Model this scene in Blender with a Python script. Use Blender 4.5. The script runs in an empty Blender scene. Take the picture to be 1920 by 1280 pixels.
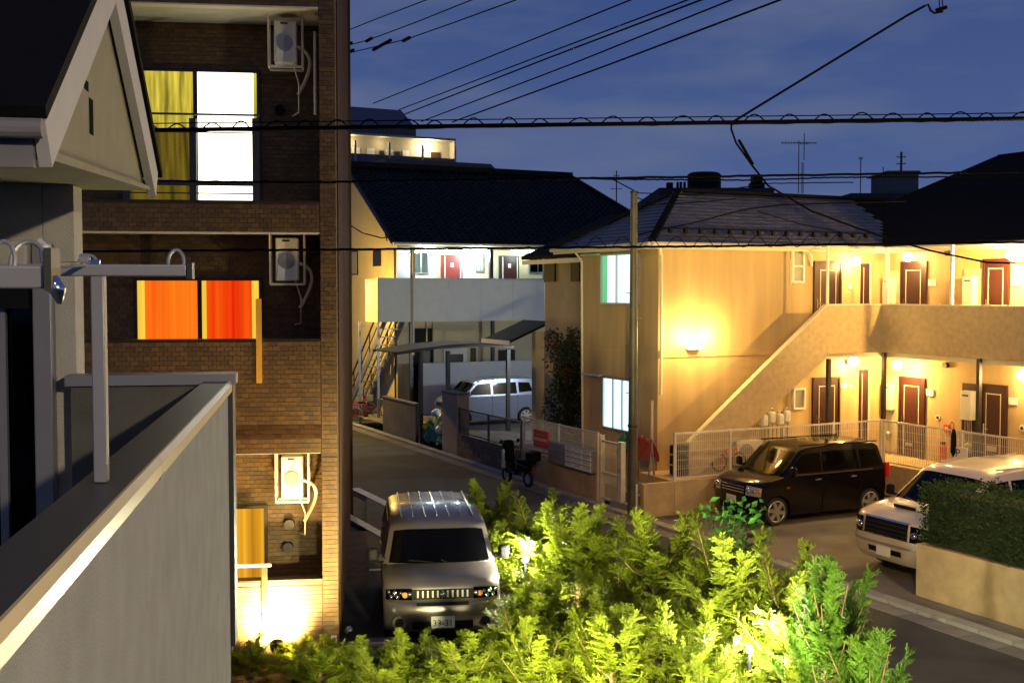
import bpy, bmesh, math, random
from mathutils import Vector, Matrix
R = math.radians
rnd = random.Random(7)
scene = bpy.context.scene
C = scene.collection

# ---------------------------------------------------------------- camera
CAM_Z, FPX, PITCH = 5.0, 2150.0, R(2.53)
cam_d = bpy.data.cameras.new('camera')
cam_d.sensor_width = 36.0
cam_d.lens = FPX / 1920 * 36
cam_d.clip_start = 0.05
cam_d.clip_end = 3000
cam = bpy.data.objects.new('camera', cam_d)
cam.location = (0, 0, CAM_Z)
cam.rotation_euler = (R(90) - PITCH, 0, 0)
C.objects.link(cam)
scene.camera = cam

# ---------------------------------------------------------------- dusk sky
SUN_EL, SUN_ROT = R(-4.2), R(-150)
world = bpy.data.worlds.new('World')
scene.world = world
world.use_nodes = True
wn, wl = world.node_tree.nodes, world.node_tree.links
wn.clear()
w_out = wn.new('ShaderNodeOutputWorld')
w_bg = wn.new('ShaderNodeBackground')
w_sky = wn.new('ShaderNodeTexSky')
w_sky.sky_type = 'NISHITA'
w_sky.sun_disc = False
w_sky.sun_elevation = SUN_EL
w_sky.sun_rotation = SUN_ROT
w_sky.ozone_density = 4.0
w_sky.dust_density = 1.0
w_tc = wn.new('ShaderNodeTexCoord')
w_map = wn.new('ShaderNodeMapping')
w_map.inputs['Scale'].default_value = (1.3, 1.3, 5.5)
w_map.inputs['Rotation'].default_value = (0, R(4), 0)
w_noi = wn.new('ShaderNodeTexNoise')
w_noi.inputs['Scale'].default_value = 3.2
w_noi.inputs['Detail'].default_value = 5
w_noi.inputs['Roughness'].default_value = 0.5
w_ramp = wn.new('ShaderNodeValToRGB')
w_ramp.color_ramp.elements[0].position = 0.44
w_ramp.color_ramp.elements[0].color = (0, 0, 0, 1)
w_ramp.color_ramp.elements[1].position = 0.66
w_ramp.color_ramp.elements[1].color = (1, 1, 1, 1)
w_mix = wn.new('ShaderNodeMix')
w_mix.data_type = 'RGBA'
w_mix.blend_type = 'MIX'
# thin cloud streaks and the glow of the town low in the sky
w_add = wn.new('ShaderNodeMix')
w_add.data_type = 'RGBA'
w_add.blend_type = 'ADD'
w_add.inputs[0].default_value = 1.0
w_sep = wn.new('ShaderNodeSeparateXYZ')
w_mr = wn.new('ShaderNodeMapRange')
w_mr.inputs['From Min'].default_value = -0.02
w_mr.inputs['From Max'].default_value = 0.42
w_mr.inputs['To Min'].default_value = 1.0
w_mr.inputs['To Max'].default_value = 0.0
w_glow = wn.new('ShaderNodeValToRGB')
w_glow.color_ramp.elements[0].color = (0.015, 0.043, 0.165, 1)
w_glow.color_ramp.elements[1].color = (0.088, 0.138, 0.315, 1)
w_scale = wn.new('ShaderNodeVectorMath')
w_scale.operation = 'SCALE'
w_scale.inputs['Scale'].default_value = 0.03
wl.new(w_tc.outputs['Generated'], w_map.inputs['Vector'])
wl.new(w_map.outputs['Vector'], w_noi.inputs['Vector'])
wl.new(w_noi.outputs['Fac'], w_ramp.inputs['Fac'])
wl.new(w_tc.outputs['Generated'], w_sep.inputs[0])
wl.new(w_sep.outputs['Z'], w_mr.inputs['Value'])
wl.new(w_mr.outputs['Result'], w_glow.inputs['Fac'])
wl.new(w_sky.outputs['Color'], w_scale.inputs[0])
wl.new(w_scale.outputs['Vector'], w_add.inputs[6])
wl.new(w_glow.outputs['Color'], w_add.inputs[7])
w_cm = wn.new('ShaderNodeMath')
w_cm.operation = 'MULTIPLY'
w_cm.inputs[1].default_value = 0.8
wl.new(w_ramp.outputs['Color'], w_cm.inputs[0])
wl.new(w_cm.outputs[0], w_mix.inputs[0])
wl.new(w_add.outputs[2], w_mix.inputs[6])
w_mix.inputs[7].default_value = (0.120, 0.150, 0.265, 1)
wl.new(w_mix.outputs[2], w_bg.inputs['Color'])
w_bg.inputs['Strength'].default_value = 1.0
wl.new(w_bg.outputs[0], w_out.inputs[0])

# afterglow: the sun is under the horizon, so its lamp is very weak
sun_d = bpy.data.lights.new('sun', 'SUN')
sun_d.energy = 0.02
sun_d.angle = R(20)
sun_d.color = (0.75, 0.82, 1.0)
sun = bpy.data.objects.new('sun', sun_d)
sun.rotation_euler = (R(55), 0, R(20))
C.objects.link(sun)

scene.view_settings.view_transform = 'Standard'
scene.view_settings.look = 'None'
scene.view_settings.exposure = 0.0
scene.view_settings.gamma = 1.0
scene.view_settings.use_curve_mapping = False
scene.cycles.max_bounces = 6
scene.cycles.diffuse_bounces = 3
scene.cycles.glossy_bounces = 3
scene.cycles.transmission_bounces = 4
scene.cycles.transparent_max_bounces = 8
scene.cycles.sample_clamp_indirect = 4.0
scene.cycles.caustics_reflective = False
scene.cycles.caustics_refractive = False
scene.cycles.use_light_tree = True

# ---------------------------------------------------------------- frames: plan axes of each plot
class Frame:
    """A plan frame: origin and turn about z. Its points are (x, y, z) in metres."""
    def __init__(s, ox, oy, ang):
        s.ox, s.oy, s.ang = ox, oy, ang
        s.c, s.s = math.cos(ang), math.sin(ang)
    def w(s, x, y, z=0.0):
        return Vector((s.ox + x * s.c - y * s.s, s.oy + x * s.s + y * s.c, z))
    def ray(s, px, py):
        cx, cy = (px - 960) / FPX, (640 - py) / FPX
        dx, dy, dz = cx, math.cos(PITCH) + cy * math.sin(PITCH), -math.sin(PITCH) + cy * math.cos(PITCH)
        o = (-s.ox * s.c - s.oy * s.s, s.ox * s.s - s.oy * s.c, CAM_Z)
        return o, (dx * s.c + dy * s.s, -dx * s.s + dy * s.c, dz)
    def _on(s, px, py, k, v):
        o, d = s.ray(px, py)
        t = (v - o[k]) / d[k]
        return tuple(o[i] + t * d[i] for i in range(3))
    def on_x(s, px, py, x0):
        p = s._on(px, py, 0, x0); return p[1], p[2]
    def on_y(s, px, py, y0):
        p = s._on(px, py, 1, y0); return p[0], p[2]
    def on_z(s, px, py, z0):
        p = s._on(px, py, 2, z0); return p[0], p[1]

WF = Frame(0, 0, 0)
AB = Frame(0, 0, R(26.2))              # street grid: y runs up the street, x across it towards the flats
BR = Frame(-2.335, 15.4, R(7.2))       # the tiled block: front is y = 0, its right corner is x = 0
NB = Frame(-0.42, 0.0, R(9.7))         # the balcony beside us: outer face of its parapet is x = 0

FR, ORG = {}, {}
def thing(name, label, cat, frame, loc, group=None, rot=0.0, local=False):
    """An Empty at the thing's base. Its parts are given in frame coordinates (or, local=True, in its own)."""
    o = bpy.data.objects.new(name, None)
    o.empty_display_size = 0.2
    C.objects.link(o)
    o.location = frame.w(*loc)
    o.rotation_euler = (0, 0, frame.ang + rot)
    o['label'] = label
    o['category'] = cat
    if group: o['group'] = group
    ORG[o.name] = (0, 0, 0) if local else tuple(loc)
    return o

def org(o):
    while o is not None:
        if o.name in ORG: return ORG[o.name]
        o = o.parent
    return (0, 0, 0)

class MB:
    def __init__(s): s.v, s.f, s.sm = [], [], False
    def add(s, vs, fs):
        n = len(s.v); s.v += [tuple(q) for q in vs]; s.f += [tuple(i + n for i in f) for f in fs]; return s
    def box(s, x0, y0, z0, x1, y1, z1):
        x0, x1 = min(x0, x1), max(x0, x1); y0, y1 = min(y0, y1), max(y0, y1); z0, z1 = min(z0, z1), max(z0, z1)
        return s.add([(x0,y0,z0),(x1,y0,z0),(x1,y1,z0),(x0,y1,z0),(x0,y0,z1),(x1,y0,z1),(x1,y1,z1),(x0,y1,z1)],
              [(0,3,2,1),(4,5,6,7),(0,1,5,4),(1,2,6,5),(2,3,7,6),(3,0,4,7)])
    def bar(s, p, q, w, h=None, up=(0,0,1)):
        """square bar from p to q"""
        h = h or w
        p, q = Vector(p), Vector(q); d = (q - p).normalized()
        u = Vector(up)
        if abs(d.dot(u)) > .98: u = Vector((1,0,0))
        r = d.cross(u).normalized(); u = r.cross(d)
        vs = []
        for e in (p, q):
            for a, b in ((-1,-1),(1,-1),(1,1),(-1,1)):
                vs.append(e + r * a * w / 2 + u * b * h / 2)
        return s.add(vs, [(3,2,1,0),(4,5,6,7),(0,1,5,4),(1,2,6,5),(2,3,7,6),(3,0,4,7)])
    def tube(s, pts, r, n=8, caps=True):
        pts = [Vector(p) for p in pts]; rs = r if isinstance(r, (list, tuple)) else [r] * len(pts)
        base = len(s.v); ref = None
        for i, p in enumerate(pts):
            d = (pts[min(i+1, len(pts)-1)] - pts[max(i-1, 0)]).normalized()
            if ref is None:
                ref = Vector((0,0,1)) if abs(d.z) < .9 else Vector((1,0,0))
            x = d.cross(ref).normalized(); ref = x.cross(d).normalized()
            for k in range(n):
                a = 2 * math.pi * k / n
                s.v.append(tuple(p + (x * math.cos(a) + ref * math.sin(a)) * rs[i]))
        for i in range(len(pts) - 1):
            for k in range(n):
                a, b = base + i*n + k, base + i*n + (k+1) % n
                s.f.append((a, b, b + n, a + n))
        if caps:
            s.f.append(tuple(base + k for k in reversed(range(n))))
            s.f.append(tuple(base + (len(pts)-1)*n + k for k in range(n)))
        return s
    def prism(s, poly, axis, a0, a1):
        """poly in the two other axes (in order), extruded along axis"""
        def mk(p, a):
            return {'x': (a, p[0], p[1]), 'y': (p[0], a, p[1]), 'z': (p[0], p[1], a)}[axis]
        n = len(poly)
        vs = [mk(p, a0) for p in poly] + [mk(p, a1) for p in poly]
        return s.add(vs, [tuple(reversed(range(n))), tuple(range(n, 2*n))] + [(i, (i+1) % n, n + (i+1) % n, n + i) for i in range(n)])
    def slab(s, quad, t):
        """a polygon in space thickened down along its normal"""
        q = [Vector(p) for p in quad]; nrm = (q[1]-q[0]).cross(q[2]-q[0]).normalized(); n = len(q)
        vs = q + [p - nrm * t for p in q]
        return s.add(vs, [tuple(range(n)), tuple(reversed(range(n, 2*n)))] + [(i, n+i, n+(i+1) % n, (i+1) % n) for i in range(n)])
    def disc(s, c, r, axis, t, n=16, r2=None):
        pts = [(r*math.cos(2*math.pi*k/n), r*math.sin(2*math.pi*k/n)) for k in range(n)]
        i = 'xyz'.index(axis); o = [j for j in range(3) if j != i]
        poly = [(c[o[0]] + a, c[o[1]] + b) for a, b in pts]
        return s.prism(poly, axis, c[i] - t/2, c[i] + t/2)
    def ball(s, c, r, sz=1.0, n=12, m=8):
        b = len(s.v); c = Vector(c)
        for i in range(m + 1):
            th = math.pi * i / m
            for k in range(n):
                a = 2*math.pi*k/n
                s.v.append(tuple(c + Vector((r*math.sin(th)*math.cos(a), r*math.sin(th)*math.sin(a), r*sz*math.cos(th)))))
        for i in range(m):
            for k in range(n):
                s.f.append((b+i*n+k, b+(i+1)*n+k, b+(i+1)*n+(k+1) % n, b+i*n+(k+1) % n))
        return s
    def mesh(s, name, off=(0,0,0)):
        me = bpy.data.meshes.new(name)
        me.from_pydata([(v[0]-off[0], v[1]-off[1], v[2]-off[2]) for v in s.v], [], s.f)
        me.update()
        return me
    def build(s, name, mat, parent=None, frame=None, smooth=False, kind=None, label=None, fix=True, bevel=0.0, seg=2, cat=None, group=None):
        if parent is not None: off = org(parent)
        else:
            xs = [v[0] for v in s.v]; ys = [v[1] for v in s.v]; zs = [v[2] for v in s.v]
            off = ((min(xs)+max(xs))/2, (min(ys)+max(ys))/2, min(zs)) if not kind else (0, 0, 0)
        me = s.mesh(name, off)
        if fix:
            bm = bmesh.new(); bm.from_mesh(me); bmesh.ops.remove_doubles(bm, verts=bm.verts, dist=1e-5)
            bmesh.ops.recalc_face_normals(bm, faces=bm.faces); bm.to_mesh(me); bm.free()
        me.materials.append(mat)
        o = bpy.data.objects.new(name, me); C.objects.link(o)
        if parent is not None: o.parent = parent
        else:
            fr = frame or WF
            o.location = fr.w(*off); o.rotation_euler = (0, 0, fr.ang)
        if smooth:
            for p in me.polygons: p.use_smooth = True
            me.set_sharp_from_angle(angle=R(40)) if smooth == 'auto' else None
        if bevel:
            b = o.modifiers.new('bevel', 'BEVEL'); b.width = bevel; b.segments = seg; b.limit_method = 'ANGLE'; b.angle_limit = R(35)
            for p in me.polygons: p.use_smooth = True
            me.set_sharp_from_angle(angle=R(60))
        if kind: o['kind'] = kind
        if label: o['label'] = label
        if cat: o['category'] = cat
        if group: o['group'] = group
        return o

def pieces(parent, name, mat, boxes, limit=300, rest='stuff_pieces', meshes=None):
    """boxes: (cx, cy, cz, sx, sy, sz). The first `limit` become children sharing mesh data, the others one joined part."""
    off = org(parent); cache = {}
    for b in boxes[:limit]:
        k = tuple(round(v, 4) for v in b[3:6])
        if k not in cache:
            m = MB().box(-k[0]/2, -k[1]/2, -k[2]/2, k[0]/2, k[1]/2, k[2]/2).mesh(name); m.materials.append(mat); cache[k] = m
        o = bpy.data.objects.new(name, cache[k]); C.objects.link(o); o.parent = parent
        o.location = (b[0]-off[0], b[1]-off[1], b[2]-off[2])
    if len(boxes) > limit:
        m = MB()
        for b in boxes[limit:]:
            m.box(b[0]-b[3]/2, b[1]-b[4]/2, b[2]-b[5]/2, b[0]+b[3]/2, b[1]+b[4]/2, b[2]+b[5]/2)
        m.build(rest, mat, parent, kind='stuff', fix=False)

# ---------------------------------------------------------------- materials
def mat(name, col, rough=0.7, metal=0.0, var=0.12, scale=6.0, bump=0.0, bscale=None, spec=0.5, coat=0.0, piece=0.0, stretch=None, detail=6, bdist=0.01):
    m = bpy.data.materials.new(name); m.use_nodes = True
    n, l = m.node_tree.nodes, m.node_tree.links
    p = n['Principled BSDF']
    p.inputs['Roughness'].default_value = rough
    p.inputs['Metallic'].default_value = metal
    p.inputs['Specular IOR Level'].default_value = spec
    p.inputs['Coat Weight'].default_value = coat
    tc = n.new('ShaderNodeTexCoord'); src = tc.outputs['Object']
    if stretch:
        mp = n.new('ShaderNodeMapping'); mp.inputs['Scale'].default_value = stretch
        l.new(src, mp.inputs['Vector']); src = mp.outputs['Vector']
    nz = n.new('ShaderNodeTexNoise'); nz.inputs['Scale'].default_value = scale; nz.inputs['Detail'].default_value = detail
    l.new(src, nz.inputs['Vector'])
    mr = n.new('ShaderNodeMapRange'); mr.inputs['From Min'].default_value = .25; mr.inputs['From Max'].default_value = .75
    mr.inputs['To Min'].default_value = 1 - var; mr.inputs['To Max'].default_value = 1 + var
    l.new(nz.outputs['Fac'], mr.inputs['Value'])
    fac = mr.outputs['Result']
    if piece:
        oi = n.new('ShaderNodeObjectInfo'); ge = n.new('ShaderNodeNewGeometry')
        a = n.new('ShaderNodeMath'); a.operation = 'ADD'; l.new(oi.outputs['Random'], a.inputs[0]); l.new(ge.outputs['Random Per Island'], a.inputs[1])
        fr = n.new('ShaderNodeMath'); fr.operation = 'FRACT'; l.new(a.outputs[0], fr.inputs[0])
        m2 = n.new('ShaderNodeMapRange'); m2.inputs['To Min'].default_value = 1 - piece; m2.inputs['To Max'].default_value = 1 + piece
        l.new(fr.outputs[0], m2.inputs['Value'])
        mu = n.new('ShaderNodeMath'); mu.operation = 'MULTIPLY'; l.new(fac, mu.inputs[0]); l.new(m2.outputs['Result'], mu.inputs[1]); fac = mu.outputs[0]
    sc = n.new('ShaderNodeVectorMath'); sc.operation = 'SCALE'; sc.inputs[0].default_value = col[:3]
    l.new(fac, sc.inputs['Scale']); l.new(sc.outputs['Vector'], p.inputs['Base Color'])
    if bump:
        b2 = n.new('ShaderNodeTexNoise'); b2.inputs['Scale'].default_value = bscale or scale * 6; b2.inputs['Detail'].default_value = 4
        l.new(src, b2.inputs['Vector'])
        bp = n.new('ShaderNodeBump'); bp.inputs['Strength'].default_value = bump; bp.inputs['Distance'].default_value = bdist
        l.new(b2.outputs['Fac'], bp.inputs['Height']); l.new(bp.outputs['Normal'], p.inputs['Normal'])
    return m

def emit(name, col, strength, bands=0.0, axis=None, scale=8.0, col2=None):
    """a lit surface: lamp face, or a curtain with a lit room behind it (bands = its folds)"""
    m = bpy.data.materials.new(name); m.use_nodes = True
    n, l = m.node_tree.nodes, m.node_tree.links
    n.remove(n['Principled BSDF']); out = n['Material Output']
    e = n.new('ShaderNodeEmission'); e.inputs['Color'].default_value = (*col, 1); e.inputs['Strength'].default_value = strength
    if bands:
        tc = n.new('ShaderNodeTexCoord'); mp = n.new('ShaderNodeMapping'); mp.inputs['Scale'].default_value = axis or (1, 1, .03)
        nz = n.new('ShaderNodeTexNoise'); nz.inputs['Scale'].default_value = scale; nz.inputs['Detail'].default_value = 3
        rp = n.new('ShaderNodeValToRGB'); rp.color_ramp.elements[0].position = .3; rp.color_ramp.elements[1].position = .7
        c2 = col2 or tuple(c * (1 - bands) for c in col)
        rp.color_ramp.elements[0].color = (*c2, 1); rp.color_ramp.elements[1].color = (*col, 1)
        l.new(tc.outputs['Object'], mp.inputs['Vector']); l.new(mp.outputs['Vector'], nz.inputs['Vector'])
        l.new(nz.outputs['Fac'], rp.inputs['Fac']); l.new(rp.outputs['Color'], e.inputs['Color'])
    l.new(e.outputs[0], out.inputs['Surface'])
    return m

def leaf_mat(name, col, var=.35, trans=.35):
    m = mat(name, col, .55, 0, var, 5.0, piece=.3)
    n, l = m.node_tree.nodes, m.node_tree.links
    p, out = n['Principled BSDF'], n['Material Output']
    p.inputs['Specular IOR Level'].default_value = .15
    t = n.new('ShaderNodeBsdfTranslucent'); mx = n.new('ShaderNodeMixShader'); mx.inputs[0].default_value = trans
    l.new(p.inputs['Base Color'].links[0].from_socket, t.inputs['Color'])
    l.new(p.outputs[0], mx.inputs[1]); l.new(t.outputs[0], mx.inputs[2]); l.new(mx.outputs[0], out.inputs['Surface'])
    return m

def clear_glass(name, col):
    m = bpy.data.materials.new(name); m.use_nodes = True
    n, l = m.node_tree.nodes, m.node_tree.links
    t = n.new('ShaderNodeBsdfTransparent'); t.inputs['Color'].default_value = (*col, 1)
    p = n['Principled BSDF']; p.inputs['Base Color'].default_value = (.12,.11,.05,1); p.inputs['Roughness'].default_value = .2
    x = n.new('ShaderNodeMixShader'); x.inputs[0].default_value = .25
    l.new(t.outputs[0], x.inputs[1]); l.new(p.outputs[0], x.inputs[2]); l.new(x.outputs[0], n['Material Output'].inputs['Surface'])
    return m
M = dict(
    asphalt=mat('asphalt', (.038,.038,.038), .85, 0, .5, 1.1, .6, 90),
    lot=mat('lot_concrete', (.15,.135,.115), .85, 0, .45, .8, .4, 60),
    concrete=mat('concrete', (.3,.285,.26), .85, 0, .2, 1.5, .3, 40, piece=.12),
    darkconc=mat('dark_concrete', (.17,.155,.14), .9, 0, .25, 2, .3, 40, piece=.18),
    soil=mat('soil', (.06,.045,.03), .95, 0, .4, 4, .6, 20),
    paint_line=mat('road_paint', (.6,.58,.53), .7, 0, .25, 5),
    stucco=mat('cream_stucco', (.50,.35,.175), .9, 0, .17, 2.6, .35, 90, stretch=(1,1,.13)),
    parapet=mat('textured_parapet', (.52,.385,.215), .9, 0, .15, 7, .9, 25),
    stucco2=mat('house_stucco', (.55,.47,.30), .9, 0, .08, 1.5, .3, 70),
    nstucco=mat('beige_stucco', (.50,.46,.38), .95, 0, .10, 9, .5, 120),
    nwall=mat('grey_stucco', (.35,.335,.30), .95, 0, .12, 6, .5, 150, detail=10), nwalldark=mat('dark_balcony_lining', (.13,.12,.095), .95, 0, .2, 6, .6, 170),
    white=mat('white_paint', (.75,.73,.68), .5, 0, .06, 6),
    cream=mat('cream_trim', (.68,.60,.44), .5, 0, .06, 6),
    alu=mat('aluminium', (.55,.55,.58), .38, .85, .06, 10),
    alup=mat('grey_aluminium', (.27,.26,.27), .42, .3, .05, 10),
    coping=mat('coping_metal', (.045,.04,.034), .42, 0, .08, 8),
    steel=mat('dark_steel', (.05,.048,.05), .4, .6, .15, 8),
    galv=mat('galvanised_steel', (.36,.36,.36), .45, .7, .15, 8),
    wire=mat('fence_wire', (.66,.62,.52), .5, 0, .08, 8),
    darkwire=mat('dark_fence', (.12,.10,.09), .5, 0, .1, 8),
    cable=mat('black_cable', (.0025,.0025,.003), .9, 0, .1, 20, spec=.05),
    pole=mat('pole_paint', (.085,.078,.06), .5, .2, .25, 4),
    door=mat('maroon_door', (.042,.011,.011), .38, 0, .12, 6, stretch=(6,6,.6)),
    slate=mat('roof_slate', (.075,.077,.098), .30, 0, .22, 7, .25, 40, piece=.3, spec=.5),
    tile=mat('black_roof_tile', (.006,.0055,.006), .36, 0, .3, 5, piece=.6, spec=.08),
    roofdark=mat('dark_roofing', (.006,.0055,.006), .85, 0, .2, 5, spec=.1),
    brick=mat('brown_tile', (.112,.056,.016), .6, 0, .16, 14, .2, 60, piece=.30),
    mortar=mat('tile_joint', (.10,.065,.04), .9, 0, .15, 12),
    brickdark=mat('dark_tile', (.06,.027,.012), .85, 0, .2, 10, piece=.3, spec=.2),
    frame=mat('bronze_frame', (.035,.025,.02), .4, .4, .1, 8),
    black=mat('black_plastic', (.007,.007,.008), .6, 0, .1, 10, spec=.12),
    rubber=mat('rubber', (.016,.016,.017), .8, 0, .2, 20),
    rim=mat('alloy', (.55,.52,.46), .3, .8, .06, 10),
    chrome=mat('chrome', (.75,.75,.75), .12, 1, .02, 10),
    glass=mat('dark_glass', (.0008,.0008,.001), .05, 0, .0, 5, spec=.14),
    lens=mat('lamp_lens', (.6,.6,.58), .08, .5, .2, 30),
    amber=mat('amber_lens', (.75,.28,.03), .2, 0, .1, 10),
    redlens=mat('red_lens', (.5,.01,.01), .2, 0, .1, 10),
    cubepaint=mat('silver_violet_paint', (.185,.16,.16), .30, .75, .03, 90, coat=.6),
    blackpaint=mat('black_violet_paint', (.003,.0018,.003), .12, 0, .03, 90, spec=.38, coat=.12),
    whitepaint=mat('pearl_white_paint', (.62,.54,.44), .28, .05, .02, 60, coat=.8),
    bluepaint=mat('pale_blue_paint', (.16,.19,.27), .3, .55, .02, 60, coat=.6),
    acbody=mat('air_conditioner_enamel', (.66,.63,.55), .5, 0, .06, 6),
    red=mat('red_enamel', (.55,.02,.015), .45, 0, .1, 6),
    green=mat('green_net', (.03,.22,.12), .7, 0, .3, 14),
    yellow=mat('yellow_print', (.7,.5,.03), .6, 0, .1, 14),
    bark=mat('bark', (.15,.095,.05), .9, 0, .3, 12, .6, 40),
    leaf=leaf_mat('conifer_leaf', (.112,.148,.009)),
    leaf2=leaf_mat('blue_green_leaf', (.07,.145,.016)),
    hedge=leaf_mat('hedge_leaf', (.03,.06,.016), .4, .25),
    bush=leaf_mat('dark_bush_leaf', (.04,.06,.02), .4, .25),
    farwall=mat('far_block_wall', (.42,.38,.30), .9, 0, .08, 1),
    fargrey=mat('far_grey_roof', (.11,.105,.12), .8, 0, .1, 1),
    fardark=mat('far_dark_wall', (.035,.035,.045), .9, 0, .15, 1),
    gable=mat('gable_board', (.30,.265,.17), .9, 0, .1, 7, .3, 120),
    barge=mat('barge_paint', (.52,.49,.47), .55, 0, .05, 8),
    gutter=mat('grey_gutter', (.20,.185,.19), .5, 0, .08, 8),
    frosted=mat('frosted_pane', (.30,.28,.22), .35, 0, .1, 6),
    hoodblue=mat('hood_enamel', (.42,.52,.50), .5, 0, .05, 6),
    panelwhite=mat('white_panel', (.47,.46,.45), .6, 0, .06, 3, .15, 60),
    reddoor=mat('red_door', (.22,.03,.018), .45, 0, .1, 6),
    tanwall=mat('tan_wall', (.42,.32,.21), .9, 0, .12, 2, .3, 60),
    blockbrown=mat('brown_block', (.20,.13,.075), .9, 0, .18, 4, .4, 50, piece=.2),
    smoke=mat('smoked_sheet', (.012,.012,.014), .7, 0, .1, 3, spec=.1),
    wirelight=mat('light_fence', (.60,.57,.46), .5, 0, .08, 8),
    redsign=mat('red_print', (.62,.035,.02), .5, 0, .15, 30),
    paleband=mat('pale_print', (.75,.45,.22), .5, 0, .1, 30),
    pinkband=mat('pink_print', (.75,.16,.10), .5, 0, .1, 30),
    farbrown=mat('far_brown_roof', (.15,.13,.10), .9, 0, .1, 1),
    platewhite=mat('plate_white', (.72,.72,.68), .5, 0, .04, 8),
    plategreen=mat('plate_green', (.02,.07,.04), .5, 0, .04, 8),
    blacktrim=mat('black_trim', (.10,.085,.08), .3, .4, .05, 8),
    silverpanel=mat('pale_panel', (.6,.6,.58), .35, .1, .08, 8),
    redorange=mat('red_orange_enamel', (.65,.10,.02), .4, 0, .08, 8),
    stake=mat('stake_wood', (.32,.19,.09), .8, 0, .2, 10),
    hedgecore=mat('hedge_twigs', (.012,.018,.008), .9, 0, .3, 10),
    blossom=leaf_mat('red_blossom', (.16,.025,.02)),
    leafgreen=leaf_mat('broad_leaf', (.05,.17,.03), .2),
    redcloth=mat('red_cloth', (.30,.05,.03), .9, 0, .2, 8),
    plateblue=mat('dark_letter', (.02,.02,.06), .5, 0, .05, 8),
    edgehighlight=mat('painted_edge_highlight', (.62,.49,.25), .35, .1, .06, 8),
    tanrender=mat('tan_render', (.44,.32,.17), .9, 0, .2, 3.5, .4, 80),
    amberglow=mat('painted_amber_glow', (.75,.36,.04), .6, 0, .1, 8),
    railglass=clear_glass('tinted_rail_glass', (.62,.58,.38)),
    lamp_warm=emit('warm_lamp', (1,.78,.42), 60),
    lamp_cool=emit('cool_lamp', (.75,.92,1), 25),
    gardenglobe=emit('garden_globe', (1,.92,.50), 130),
    flood=emit('flood_lamp', (1,.93,.62), 70),
    pane_white=emit('bright_curtain', (1,.93,.72), 3.2, .12, (1,1,.05), 5),
    pane_cool=emit('cool_lit_pane', (.72,1,.98), 1.7, .35, (3,3,.1), 3),
    curtain_green=emit('green_lit_curtain', (.20,.72,.33), 1.0, .3, (1,1,.05), 9),
    pane_dimgreen=emit('dim_green_pane', (.55,.80,.68), .5, .5, (1,1,.2), 4),
    pane_sheer=emit('yellow_sheer', (.72,.56,.06), 1.2, .7, (1,1,.08), 16, (.16,.13,.015)),
    pane_olive=emit('olive_sheer', (.30,.22,.03), 1.0, .4, (1,1,.08), 4),
    pane_orange=emit('orange_curtain', (1,.22,.01), 1.0, .4, (1,1,.01), 12, (.95,.10,.005)),
    pane_red=emit('red_curtain', (1,.11,.005), .95, .4, (1,1,.01), 11, (.85,.018,.002)),
    pane_edge=emit('yellow_curtain_edge', (1,.62,.06), 1.1, .3, (1,1,.01), 12),
    pane_amber=emit('amber_curtain', (.85,.40,.025), 1.2, .5, (1,1,.01), 14, (.42,.17,.008)),
)

def lamp(name, frame, loc, power, col, radius=.06, spot=None, aim=None, blend=.6):
    d = bpy.data.lights.new(name, 'SPOT' if spot else 'POINT')
    d.energy, d.color, d.shadow_soft_size = power, col, radius
    o = bpy.data.objects.new(name, d); C.objects.link(o)
    o.location = frame.w(*loc)
    if spot:
        d.spot_size, d.spot_blend = R(spot), blend
        o.rotation_euler = (frame.w(*aim) - o.location).to_track_quat('-Z', 'Y').to_euler()
    return o
WARM, SOD, COOL, GARD = (1,.60,.15), (1,.56,.12), (.72,.88,1), (1,.92,.42)
# ---------------------------------------------------------------- ground, road, kerbs
def sheet(name, m, quads, z, frame=WF, kind='structure'):
    b = MB()
    for q in quads: b.add([(x, y, z) for x, y in q], [tuple(range(len(q)))])
    return b.build(name, m, None, frame, kind=kind, fix=False)
def rect(x0, y0, x1, y1): return [(x0, y0), (x1, y0), (x1, y1), (x0, y1)]
sheet('ground', M['asphalt'], [rect(-1500, -200, 1500, 2500)], -.03)
sheet('road', M['asphalt'], [rect(8.9, -15, 13.35, 60)], 0, AB)
sheet('car_park', M['asphalt'], [rect(.35, .6, 2.4, 16)], .035, BR)
sheet('parking_lot', M['lot'], [rect(13.7, 2, 20.4, 21.2)], .0, AB)
sheet('yard', M['lot'], [rect(13.75, 28.0, 30, 41.5)], .3, AB)
sheet('planting_bed', M['soil'], [rect(3.6, 4.0, 8.75, 22.5)], .03, AB)
# white lines
ln = MB()
for x0, y0, x1, y1 in ((8.98, 20.5, 9.22, 27.5), (7.75, 18.2, 7.95, 25.5)):
    ln.add([(x0,y0,.045),(x1,y0,.045),(x1,y1,.045),(x0,y1,.045)], [(0,1,2,3)])
ln.build('road_line', M['paint_line'], None, AB, kind='structure', fix=False)
b = MB(); b.add([(.4,4.75,.04),(2.3,4.75,.04),(2.3,4.88,.04),(.4,4.88,.04)], [(0,1,2,3)])
b.build('bay_line', M['paint_line'], None, BR, kind='structure', fix=False)
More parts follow.
